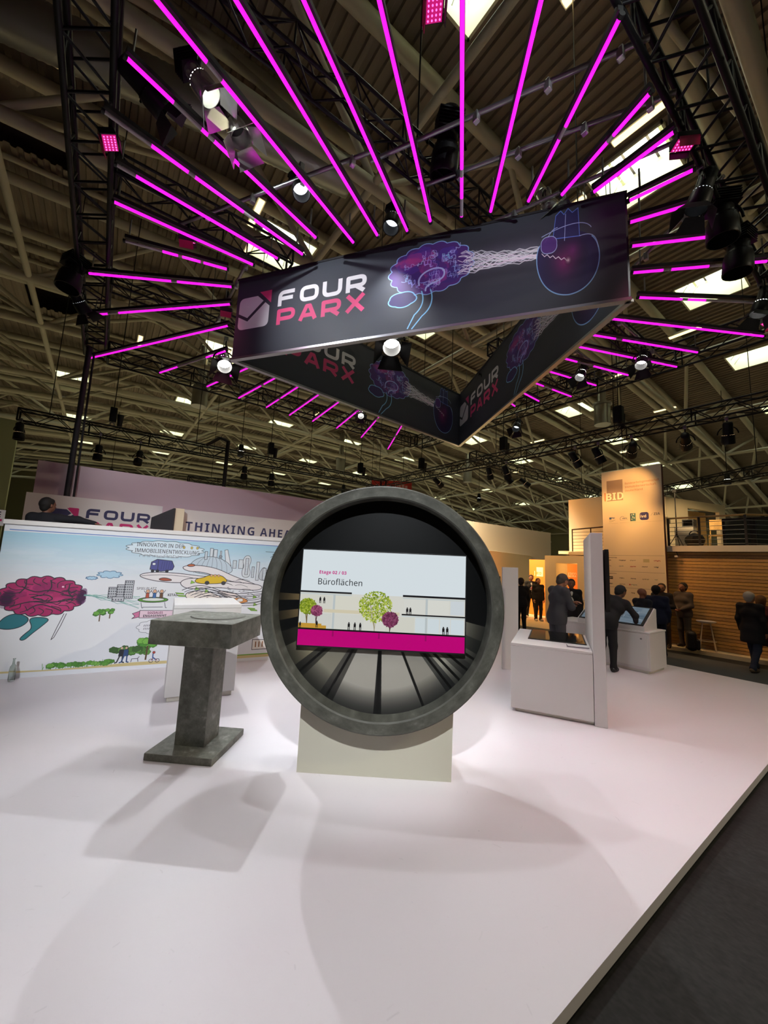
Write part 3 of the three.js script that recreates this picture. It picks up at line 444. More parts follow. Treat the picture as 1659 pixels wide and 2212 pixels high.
// mural wall
const MU = { o: [-1.162, -7.824], L: 5.0, turn: -Math.atan2(0.15, 0.989) };
const muralTex = canvasTex(2048, 902, (x, W, H) => {
  const k = 409.6, X = (u) => u * k, Y = (v) => H - v * k; let g;
  x.fillStyle = '#dfe1e6'; x.fillRect(0, 0, W, H);
  // printed sky wash
  for (let j = 0; j < 36; j++) { const v = 2.1 - j * 0.02; x.fillStyle = `rgba(120,186,214,${0.62 * Math.pow(1 - j / 36, 1.2)})`; x.fillRect(0, Y(v), W, 8.4); }
  for (let i = 0; i < 60; i++) { x.fillStyle = `rgba(225,232,240,${0.05 + rnd() * 0.08})`; blob(x, X(rnd() * 5), Y(1.55 + rnd() * 0.3), X(0.1 + rnd() * 0.25), 10 + rnd() * 22, 6, 0.2, i); x.fill(); }
  x.fillStyle = '#dfe1e6'; x.fillRect(0, 0, W, Y(2.12)); x.strokeStyle = '#4a72b8'; x.lineWidth = 5; x.beginPath(); x.moveTo(X(0.06), Y(2.125)); x.lineTo(X(4.9), Y(2.105)); x.stroke();
  const ink = '#2c2a33', line = (pts, c = ink, w = 3, close, fill) => { x.beginPath(); pts.forEach((p, i) => (i ? x.lineTo(X(p[0]), Y(p[1])) : x.moveTo(X(p[0]), Y(p[1])))); if (close) x.closePath(); if (fill) { x.fillStyle = fill; x.fill(); } if (c) { x.strokeStyle = c; x.lineWidth = w; x.lineJoin = 'round'; x.stroke(); } };
  const smooth = (pts, c = ink, w = 3, close, fill) => { x.beginPath(); const P = pts.map((p) => [X(p[0]), Y(p[1])]), n = P.length; if (close) { x.moveTo((P[n - 1][0] + P[0][0]) / 2, (P[n - 1][1] + P[0][1]) / 2); for (let i = 0; i < n; i++) { const q = P[(i + 1) % n]; x.quadraticCurveTo(P[i][0], P[i][1], (P[i][0] + q[0]) / 2, (P[i][1] + q[1]) / 2); } x.closePath(); } else { x.moveTo(...P[0]); for (let i = 1; i < n - 1; i++) x.quadraticCurveTo(P[i][0], P[i][1], (P[i][0] + P[i + 1][0]) / 2, (P[i][1] + P[i + 1][1]) / 2); x.lineTo(...P[n - 1]); } if (fill) { x.fillStyle = fill; x.fill(); } if (c) { x.strokeStyle = c; x.lineWidth = w; x.stroke(); } };
  const bl = (u, v, ru, rv, n, amp, ph, fill, c, w = 3) => { blob(x, X(u), Y(v), X(ru), X(rv), n, amp, ph); if (fill) { x.fillStyle = fill; x.fill(); } if (c) { x.strokeStyle = c; x.lineWidth = w; x.stroke(); } };
  const text = (s, u, v, h, c = ink, f = 'bold') => { x.fillStyle = c; x.font = `${f} ${h * k}px sans-serif`; x.fillText(s, X(u), Y(v)); };
  // ground strip
  smooth([[0, 0.11], [0.4, 0.1], [0.8, 0.085], [1.4, 0.1], [1.9, 0.12], [2.4, 0.1], [3.0, 0.12], [5, 0.12], [5, 0.05], [0, 0.07]], null, 0, true, '#cdbb84');
  line([[2.4, 0.115], [4.95, 0.118]], '#6cab3c', 7); x.fillStyle = '#dfe1e6'; x.fillRect(0, Y(0.06), W, H);
  // brain
  smooth([[0.16, 0.87], [0.08, 0.72], [0.22, 0.68], [0.38, 0.72], [0.46, 0.84], [0.3, 0.92]], ink, 4, true, '#2c7480');
  smooth([[0.42, 0.86], [0.5, 0.7], [0.42, 0.62], [0.36, 0.54], [0.42, 0.52], [0.5, 0.62], [0.6, 0.72], [0.7, 0.84]], ink, 4, true, '#2f8088');
  line([[0.84, 0.9], [0.78, 0.7], [0.73, 0.52], [0.76, 0.55], [0.82, 0.72], [0.87, 0.9]], ink, 3);
  bl(0.56, 1.16, 0.47, 0.27, 19, 0.11, 0.4, '#a52560', ink, 5);
  for (let i = 0; i < 26; i++) { const a = rnd() * 6.28, r = Math.sqrt(rnd()); bl(0.56 + Math.cos(a) * 0.36 * r, 1.16 + Math.sin(a) * 0.19 * r, 0.05 + rnd() * 0.08, 0.03 + rnd() * 0.05, 5, 0.2, i, ['rgba(190,40,110,0.4)', 'rgba(120,20,80,0.4)', 'rgba(205,70,130,0.3)'][i % 3]); }
  for (let i = 0; i < 20; i++) { bl(0.12 + rnd() * 0.08, 1.12 + (rnd() - 0.5) * 0.16, 0.05, 0.05, 4, 0.2, i, 'rgba(60,15,60,0.3)'); bl(1.0 + rnd() * 0.05, 1.16 + (rnd() - 0.5) * 0.16, 0.04, 0.05, 4, 0.2, i, 'rgba(60,15,60,0.3)'); }
  for (let i = 0; i < 24; i++) { const a = i / 24 * 6.28, r0 = 0.55 + rnd() * 0.2; smooth([[0.56 + Math.cos(a) * 0.47, 1.16 + Math.sin(a) * 0.27], [0.56 + Math.cos(a + 0.15) * 0.47 * 0.85, 1.16 + Math.sin(a + 0.15) * 0.27 * 0.85], [0.56 + Math.cos(a - 0.1) * 0.47 * r0, 1.16 + Math.sin(a - 0.1) * 0.27 * r0]], ink, 4); }
  for (let i = 0; i < 10; i++) { const u = 0.3 + rnd() * 0.5, v = 1.05 + rnd() * 0.2; smooth([[u, v], [u + 0.07, v + 0.05 * (rnd() - 0.3)], [u + 0.14, v - 0.03], [u + 0.18, v + 0.02]], ink, 4); }
  for (const pts of [[[0.2, 1.0], [0.4, 1.1], [0.7, 1.06], [0.95, 1.12]], [[0.3, 1.3], [0.45, 1.2], [0.62, 1.26], [0.8, 1.2]], [[0.4, 0.95], [0.5, 1.06], [0.68, 1.0], [0.8, 0.94]], [[0.42, 1.14], [0.58, 1.2], [0.7, 1.12], [0.6, 1.08], [0.44, 1.14]], [[0.62, 1.4], [0.66, 1.3], [0.6, 1.22]], [[0.86, 1.34], [0.84, 1.22], [0.92, 1.14]], [[0.34, 1.4], [0.36, 1.3], [0.28, 1.2]]]) smooth(pts, ink, 6);
  x.fillStyle = '#f2c6da'; bl(0.78, 1.3, 0.014, 0.011, 4, 0.2, 0, '#f2c6da');
  // green strands towards the houses
  for (let i = 0; i < 9; i++) { const pts = []; for (let q = 0; q <= 10; q++) pts.push([1.05 + q * 0.075, 1.18 - q * 0.012 - (i - 4) * 0.012 * q / 5 + (rnd() - 0.5) * 0.035]); line(pts, ['#5f9f94', '#86b8a8', '#4c8a86'][i % 3], 2); }
  // clouds
  for (const [u, v, s] of [[1.35, 1.5, 1], [1.12, 1.44, 0.45]]) bl(u, v, 0.13 * s, 0.045 * s, 9, 0.35, 1, '#a9cbe0', '#3e5f86', 3);
  // grey houses
  for (const [u, v, w, h] of [[1.36, 1.13, 0.12, 0.17], [1.47, 1.12, 0.11, 0.22], [1.57, 1.12, 0.12, 0.29], [1.42, 1.08, 0.16, 0.07]]) { line([[u, v], [u + w, v], [u + w, v + h], [u, v + h]], ink, 3, true, '#b9bcc2'); for (let i = 0; i < 4; i++) for (let j = 0; j < Math.floor(h / 0.04); j++) line([[u + 0.012 + i * w / 4.3, v + 0.015 + j * 0.04], [u + 0.012 + i * w / 4.3, v + 0.035 + j * 0.04]], '#4c4f58', 6); }
  // speech cloud
  bl(2.1, 1.945, 0.53, 0.125, 16, 0.12, 0.2, 'rgba(225,234,240,0.75)', '#4a5058', 3); x.fillStyle = '#1c1d24'; x.font = `${0.088 * k}px sans-serif`; x.fillText('INNOVATOR IN DER', X(1.66), Y(1.975), 0.7 * k); x.fillText('IMMOBILIENENTWICKLUNG', X(1.64), Y(1.875), 0.97 * k);
  for (let i = 0; i < 9; i++) line([[1.72 + i * 0.07, 1.8], [1.72 + i * 0.07, 1.82 + rnd() * 0.03], [1.77 + i * 0.07, 1.82 + rnd() * 0.03], [1.77 + i * 0.07, 1.8]], '#5b6068', 2); for (const u of [2.36, 2.48, 2.57]) bl(u, 1.99, 0.015, 0.02, 4, 0.2, 0, '#c9b250', ink, 1.5);
  // skyline
  for (const [u, v, w, h] of [[2.78, 1.72, 0.05, 0.28], [2.84, 1.72, 0.06, 0.26], [2.95, 1.72, 0.02, 0.24], [3.28, 1.66, 0.08, 0.16], [3.6, 1.45, 0.05, 0.34]]) line([[u, v], [u + w, v], [u + w, v + h], [u, v + h]], '#44474e', 3, true, '#cfd6dc');
  line([[3.06, 1.72], [3.02, 1.98], [3.07, 1.99], [3.15, 1.7]], '#44474e', 3, true, '#d6dbe0'); bl(2.96, 1.86, 0.025, 0.02, 4, 0.1, 0, '#8f969e', ink, 2);
  smooth([[3.36, 1.5], [3.34, 1.62], [3.38, 1.7], [3.34, 1.8], [3.39, 1.9], [3.47, 1.9], [3.5, 1.8], [3.46, 1.7], [3.5, 1.6], [3.48, 1.5]], '#44474e', 3, true, '#d3d9de');
  smooth([[3.66, 1.45], [3.66, 1.6], [3.74, 1.72], [3.82, 1.6], [3.82, 1.45]], '#44474e', 3, true, '#cdd4da'); for (let i = 0; i < 5; i++) line([[3.68 + i * 0.03, 1.46], [3.7 + i * 0.02, 1.66]], '#5a5e66', 1.5);
  // glass dome and curved decks
  smooth([[2.44, 1.6], [2.52, 1.78], [2.72, 1.86], [2.95, 1.84], [3.15, 1.72], [3.2, 1.56], [2.8, 1.52]], '#44474e', 3, true, '#bccbd6'); for (let i = 0; i < 7; i++) smooth([[2.55 + i * 0.09, 1.56], [2.58 + i * 0.085, 1.72], [2.7 + i * 0.045, 1.84]], '#5b6672', 2);
  const deck = (pts, f = '#e4dfe0') => smooth(pts, ink, 4, true, f);
  deck([[2.34, 1.66], [2.55, 1.7], [2.9, 1.66], [3.2, 1.52], [3.6, 1.38], [3.7, 1.34], [3.4, 1.36], [3.0, 1.48], [2.7, 1.58], [2.45, 1.58]]); deck([[2.42, 1.68], [2.5, 1.72], [2.58, 1.69], [2.5, 1.66]], '#c06a44');
  deck([[1.7, 1.49], [1.9, 1.56], [2.3, 1.55], [2.7, 1.5], [3.0, 1.5], [2.75, 1.42], [2.4, 1.38], [2.0, 1.4]]); smooth([[1.78, 1.49], [2.0, 1.52], [2.4, 1.5], [2.6, 1.46]], ink, 2.5); deck([[2.02, 1.44], [2.1, 1.47], [2.2, 1.45], [2.24, 1.42], [2.1, 1.41]], '#a9553c');
  deck([[2.34, 1.4], [2.5, 1.48], [2.9, 1.44], [3.4, 1.4], [3.75, 1.36], [3.7, 1.26], [3.3, 1.28], [2.9, 1.32], [2.6, 1.28], [2.42, 1.3]]);
  deck([[2.44, 1.2], [2.6, 1.26], [2.9, 1.22], [3.1, 1.1], [3.0, 1.04], [2.7, 1.08], [2.5, 1.1]], '#ece2da'); deck([[2.9, 1.26], [3.2, 1.24], [3.4, 1.14], [3.36, 1.06], [3.15, 1.12]], '#e6dcd8');
  for (let i = 0; i < 14; i++) { const u = 2.5 + rnd() * 1.2, v = 1.05 + rnd() * 0.42; smooth([[u, v], [u + 0.1, v + 0.02], [u + 0.22, v - 0.03]], ink, 2); } smooth([[2.42, 1.06], [2.55, 1.16], [2.8, 1.06], [2.6, 0.94]], null, 0, true, '#e8d9a6');
  for (const [u, v] of [[2.52, 1.37], [2.6, 1.26], [2.76, 1.22], [3.58, 1.12], [3.6, 0.98]]) line([[u, v], [u + 0.07, v + 0.02], [u + 0.01, v + 0.06]], '#3b5a2a', 2, true, '#8fbf4a');
  for (const [u, v] of [[2.3, 1.22], [2.33, 1.18], [3.5, 0.95], [3.54, 0.92]]) line([[u, v], [u + 0.13, v - 0.01], [u + 0.14, v - 0.03], [u + 0.03, v - 0.025]], '#3b5a2a', 1.5, true, '#7fb23c');
  for (const [y0, s] of [[1.3, 0], [1.24, 0.1], [1.18, 0.05], [1.36, -0.1]]) { smooth([[2.5 + s, y0 - 0.1], [2.7 + s, y0], [2.95 + s, y0 - 0.04], [3.2 + s, y0 - 0.14], [3.5 + s, y0 - 0.16], [3.8, y0 - 0.1]], ink, 4); smooth([[2.54 + s, y0 - 0.13], [2.72 + s, y0 - 0.04], [2.95 + s, y0 - 0.08], [3.2 + s, y0 - 0.18], [3.5 + s, y0 - 0.2], [3.8, y0 - 0.14]], ink, 3); }
  for (let i = 0; i < 30; i++) { const u = 2.6 + rnd() * 1.2, v = 1.05 + rnd() * 0.3; line([[u, v], [u + 0.03, v + 0.006]], ink, 3); }
  for (const [u, v, w, h] of [[3.18, 1.66, 0.06, 0.14], [3.4, 1.55, 0.05, 0.3], [3.52, 1.5, 0.04, 0.2], [2.7, 1.8, 0.04, 0.14], [3.72, 1.46, 0.06, 0.22]]) { line([[u, v], [u + w, v], [u + w, v + h], [u, v + h]], '#3c4048', 3, true, 'rgba(205,214,220,0.9)'); for (let q = 0; q < h / 0.03; q++) line([[u + 0.008, v + q * 0.03], [u + w - 0.008, v + q * 0.03]], '#7a828a', 1.5); }
  // yellow car, van, orange car
  smooth([[2.58, 1.4], [2.6, 1.46], [2.72, 1.48], [2.8, 1.53], [3.0, 1.53], [3.08, 1.47], [3.12, 1.42], [3.0, 1.38], [2.7, 1.37]], ink, 4, true, '#d9b62a'); for (const u of [2.78, 3.05]) bl(u, 1.39, 0.035, 0.032, 4, 0, 0, '#3a3a3e', ink, 2); for (const u of [2.84, 2.9, 2.96]) bl(u, 1.52, 0.018, 0.022, 4, 0, 0, '#d9a987', ink, 1.5);
  line([[1.89, 1.6], [1.9, 1.72], [1.98, 1.77], [2.2, 1.75], [2.24, 1.66], [2.22, 1.6], [2.05, 1.57]], ink, 4, true, '#4c4f8e'); line([[2.0, 1.59], [2.0, 1.76]], ink, 3); for (let i = 0; i < 5; i++) line([[2.05 + i * 0.035, 1.6], [2.06 + i * 0.035, 1.74]], '#383a6c', 2.5); for (const u of [1.93, 2.0, 2.14]) bl(u, 1.575, 0.025, 0.025, 4, 0, 0, '#25252b'); bl(1.94, 1.69, 0.025, 0.02, 4, 0, 0, '#dfe3e6', ink, 2);
  smooth([[3.22, 1.06], [3.26, 1.12], [3.38, 1.14], [3.48, 1.1], [3.5, 1.05], [3.36, 1.03]], ink, 3, true, '#d08a4a'); bl(3.36, 1.09, 0.05, 0.03, 5, 0.1, 0, '#e6e3e0', ink, 2);
  // playground
  text('SPIELPLATZ', 1.735, 1.265, 0.055, '#2a2a30', ''); text('KITAS', 2.19, 1.16, 0.055, '#2a2a30', 'bold');
  bl(1.99, 1.1, 0.215, 0.042, 4, 0, 0, '#5c9a3a', ink, 4); bl(1.99, 1.105, 0.16, 0.026, 4, 0, 0, '#dde0dc', ink, 2);
  for (const u of [1.82, 2.16]) line([[u, 1.06], [u + 0.02, 0.97], [u + 0.04, 0.97]], '#6b7078', 4); line([[1.85, 0.98], [2.14, 0.98]], '#6b7078', 4);
  for (const [u, c] of [[1.9, '#b5533c'], [2.0, '#3c6aa5'], [2.1, '#6a4a34']]) { bl(u, 1.24, 0.025, 0.026, 4, 0, 0, '#d9a987', ink, 2); line([[u - 0.02, 1.21], [u + 0.02, 1.21], [u + 0.025, 1.13], [u - 0.025, 1.13]], ink, 2, true, c); line([[u - 0.02, 1.2], [u - 0.055, 1.25]], ink, 3); line([[u + 0.02, 1.2], [u + 0.055, 1.26]], ink, 3); }
  // ribbon and second bubble
  line([[1.72, 0.8], [1.84, 0.83], [1.82, 0.92], [1.72, 0.88], [1.76, 0.84]], ink, 3, true, '#c9749a'); line([[1.82, 0.81], [2.36, 0.8], [2.36, 0.92], [1.82, 0.93]], ink, 3, true, '#dfc4d2'); text('SOZIALES', 1.93, 0.872, 0.05, '#6a2a4c', 'bold'); text('ENGAGEMENT', 1.87, 0.822, 0.05, '#2a2a30', 'bold');
  bl(2.05, 0.66, 0.22, 0.1, 9, 0.15, 0, 'rgba(232,232,236,0.9)', '#70737a', 2.5); for (let i = 0; i < 22; i++) line([[1.9 + (i % 11) * 0.024, 0.67 - (i > 10 ? 0.05 : 0)], [1.912 + (i % 11) * 0.024, 0.7 - (i > 10 ? 0.05 : 0)]], '#5a5a60', 3);
  for (const [u, v, s] of [[1.29, 0.88, 1], [1.42, 0.9, 0.8]]) { line([[u, v - 0.11 * s], [u, v]], '#5b4630', 6); for (let i = 0; i < 6; i++) bl(u + (rnd() - 0.5) * 0.11 * s, v + rnd() * 0.05, 0.035 * s, 0.026 * s, 5, 0.2, i, ['#4e8a36', '#3f7a30', '#6aa544'][i % 3], '#2c4a20', 1.5); }
  // park at the bottom
  for (let i = 0; i < 26; i++) bl(1.52 + rnd() * 0.5, 0.26 + rnd() * 0.08, 0.05, 0.04, 6, 0.2, i, ['#4c7a34', '#3c5f2c', '#5f9440'][i % 3], '#28401c', 1.5);
  for (let i = 0; i < 16; i++) bl(1.98 + (rnd() - 0.5) * 0.2, 0.37 + rnd() * 0.1, 0.05, 0.04, 6, 0.2, i, ['#5fa53c', '#4e9034', '#7ab84c'][i % 3], '#2c4a20', 1.5); line([[1.98, 0.14], [1.99, 0.36]], '#5b4630', 10);
  for (let i = 0; i < 26; i++) { const u = 0.75 + rnd() * 0.8; bl(u, 0.12 + rnd() * 0.04, 0.04, 0.025, 6, 0.3, i, ['#5c9a3a', '#4a8430', '#79b24c'][i % 3], '#2c4a20', 1.2); } for (let i = 0; i < 40; i++) { const u = 0.68 + rnd() * 0.9; line([[u, 0.09], [u + (rnd() - 0.5) * 0.03, 0.13 + rnd() * 0.06]], '#4f8a34', 2); }
  for (const [u, c] of [[1.64, '#23242c'], [1.7, '#2f4a78']]) { bl(u, 0.345, 0.018, 0.02, 4, 0, 0, '#d8b49a', ink, 1.5); line([[u - 0.03, 0.32], [u + 0.03, 0.32], [u + 0.035, 0.22], [u - 0.035, 0.22]], ink, 2, true, c); line([[u - 0.02, 0.22], [u - 0.05, 0.13], [u - 0.08, 0.12]], c, 7); line([[u + 0.02, 0.22], [u + 0.02, 0.13], [u + 0.05, 0.12]], c, 7); }
  line([[1.78, 0.12], [1.79, 0.17], [1.87, 0.17], [1.88, 0.12]], ink, 3); line([[1.87, 0.17], [1.89, 0.2]], ink, 3); for (const u of [2.06, 2.15]) bl(u, 0.12, 0.028, 0.028, 4, 0, 0, null, ink, 3); line([[2.06, 0.12], [2.09, 0.17], [2.15, 0.12]], '#7a2c3c', 4); bl(2.09, 0.25, 0.02, 0.02, 4, 0, 0, '#b0443c', ink, 1.5); line([[2.08, 0.23], [2.08, 0.17], [2.12, 0.14]], '#3c5a96', 7);
  line([[3.64, 0.2], [3.9, 0.2], [3.92, 0.36], [3.64, 0.38]], ink, 4, true, '#e6e2dc'); for (const u of [3.7, 3.76, 3.82]) line([[u, 0.24], [u, 0.34]], '#8a5a34', 8);
  for (let i = 0; i < 8; i++) smooth([[3.72 + rnd() * 0.3, 2.0 - rnd() * 0.12], [3.8 + rnd() * 0.3, 2.05 - rnd() * 0.1], [3.95 + rnd() * 0.2, 1.98 - rnd() * 0.1]], ink, 2.5);
});
{
  const t = thing('mural_wall', 'low white wall printed with cartoon brain, roads and town mural', 'wall', [MU.o[0], 0, MU.o[1]], MU.turn);
  part(t, 'core', new THREE.BoxGeometry(MU.L, 2.2, 0.24), M.white, [MU.L / 2, 1.1, -0.125]);
  const pl = part(t, 'mural_print', new THREE.BoxGeometry(MU.L, 2.2, 0.008), [M.white, M.white, M.white, M.white, std(0xffffff, 0.55, 0, { map: muralTex }), M.white], [MU.L / 2, 1.1, 0]);
  part(t, 'top_cap', rb(MU.L + 0.04, 0.07, 0.34, 0.01), M.whiteSatin, [MU.L / 2, 2.235, -0.13]);
}
// bottle at the foot of the mural
{
  const t = thing('glass_bottle', 'clear empty glass bottle standing at the foot of the mural wall', 'bottle', [-0.8, 0, -7.62]);
  const pr = [[0.0, 0.004], [0.036, 0.004], [0.039, 0.02], [0.039, 0.17], [0.033, 0.2], [0.016, 0.235], [0.0135, 0.295], [0.0165, 0.3], [0.0165, 0.31], [0.011, 0.31], [0.011, 0.24], [0.03, 0.195], [0.036, 0.168], [0.036, 0.022], [0, 0.018]].map((p) => new THREE.Vector2(...p));
  part(t, 'glass', new THREE.LatheGeometry(pr, 24), new THREE.MeshPhysicalMaterial({ color: 0xdfe6e2, roughness: 0.03, transmission: 1, thickness: 0.004, ior: 1.48 }));
}
// raised seating deck, logo walls and tall pink wall behind the mural
{
  solo('rear_deck', rb(6.9, 0.96, 2.0, 0.01), M.white, 'white raised deck hidden behind the mural wall', 'deck', null, 'structure', [1.9, 0.48, -9.25]);
  const t = thing('tall_wall', 'tall plain pinkish back wall of the booth', 'wall', [-1.3, 0, -11.1], 0, null, 'structure'); part(t, 'panel', rb(7.0, 3.76, 0.2, 0.005), M.pinkWall, [3.5, 1.88, -0.05]);
  const logoTex = canvasTex(1024, 1024, (x, w, h) => {
    x.fillStyle = '#dcd8d3'; x.fillRect(0, 0, w, h); const k = 1024 / 2.98, X = (m) => (m + 1.33) * k * 2.98 / 2.42, Y = (m) => h - m * k;
    x.save(); x.scale(1, 1); x.fillStyle = '#c8286e'; x.beginPath(); x.moveTo(X(-0.66), Y(2.73)); x.lineTo(X(-0.46), Y(2.735)); x.lineTo(X(-0.46), Y(2.5)); x.closePath(); x.fill();
    const sx = X(1) - X(0), sy = k; x.translate(X(-0.33), Y(2.76)); x.scale(sx, sy); strokeWord(x, 'FOUR', 0, 0, 0.26, 0.21, 0.05, 0.055, '#33345a'); strokeWord(x, 'PARX', 0, 0.27, 0.26, 0.21, 0.05, 0.055, '#c8286e'); x.restore();
    const s2 = document.createElement('canvas'); s2.width = 300; s2.height = 300; const q = s2.getContext('2d'); q.fillStyle = '#33345a'; logoMark(q, 10, 20, 260, '#33345a', '#c8286e'); x.drawImage(s2, X(-0.93), Y(2.76), sx * 0.5, sy * 0.5);
  });
  const t2 = thing('logo_wall', 'white wall with navy and magenta company lettering behind the mural', 'wall', [-1.33, 0, -10.55], 0);
  const ww = std(0xffffff, 0.65, 0, { map: logoTex }); part(t2, 'panel', new THREE.BoxGeometry(2.42, 2.98, 0.12), [M.white, M.white, M.white, M.white, ww, M.white], [1.21, 1.49, 0]);
  const thinkTex = canvasTex(1024, 1024, (x, w, h) => { x.fillStyle = '#d3cdc6'; x.fillRect(0, 0, w, h); const kx = 1024 / 4.3, ky = 1024 / 2.9; x.save(); x.translate(0.1 * kx, h - 2.42 * ky); x.scale(kx, ky); x.fillStyle = '#33345a'; x.font = 'bold 0.29px sans-serif'; const s = 'THINKING AHEAD'; let X = 0; x.font = 'bold 29px sans-serif'; x.scale(0.01, 0.01); for (const c of s) { x.fillText(c, X, 0); X += x.measureText(c).width + 2.6; } x.restore(); });
  const t3 = thing('slogan_wall', 'pale wall block lettered with a navy slogan beside the logo wall', 'wall', [1.2, 0, -9.9], 0);
  part(t3, 'block', new THREE.BoxGeometry(0.2, 2.88, 0.5), M.cream, [0.13, 1.44, 0.05]);
  { const sp = new THREE.Shape([[0, 0], [0.96, 0], [0.96, 2.87], [0, 2.69]].map((q) => new THREE.Vector2(...q))); part(t3, 'dark_side', new THREE.ExtrudeGeometry(sp, { depth: 0.04, bevelEnabled: false }), std(0x3a3a3d, 0.7), [-0.28, 0, -0.58], [0, -1.22, 0]); }
  part(t3, 'panel', new THREE.BoxGeometry(4.3, 2.9, 0.12), [M.warmWhite, M.warmWhite, M.warmWhite, M.warmWhite, std(0xffffff, 0.65, 0, { map: thinkTex }), M.warmWhite], [0.22 + 2.15, 1.45, -0.06]);
  const s = thing('paper_sign', 'small white sign with navy lines and a magenta bar at the left picture edge', 'sign', [-1.42, 0, -8.75], 0.1);
  const sg = canvasTex(128, 128, (x) => { x.fillStyle = '#e6e6ea'; x.fillRect(0, 0, 128, 128); x.fillStyle = '#33345a'; for (const y of [14, 34, 52]) x.fillRect(14, y, 96, 9); x.fillStyle = '#c8286e'; x.fillRect(10, 74, 108, 18); });
  part(s, 'panel', new THREE.BoxGeometry(0.36, 0.26, 0.015), [M.white, M.white, M.white, M.white, std(0xffffff, 0.6, 0, { map: sg }), M.white], [-0.08, 2.33, 0]); rod(s, 'post', [-0.2, 0, -0.02], [-0.2, 2.4, -0.02], 0.015, M.steel); part(s, 'foot', rb(0.25, 0.02, 0.25), M.blackMetal, [-0.2, 0.01, -0.02]);
}

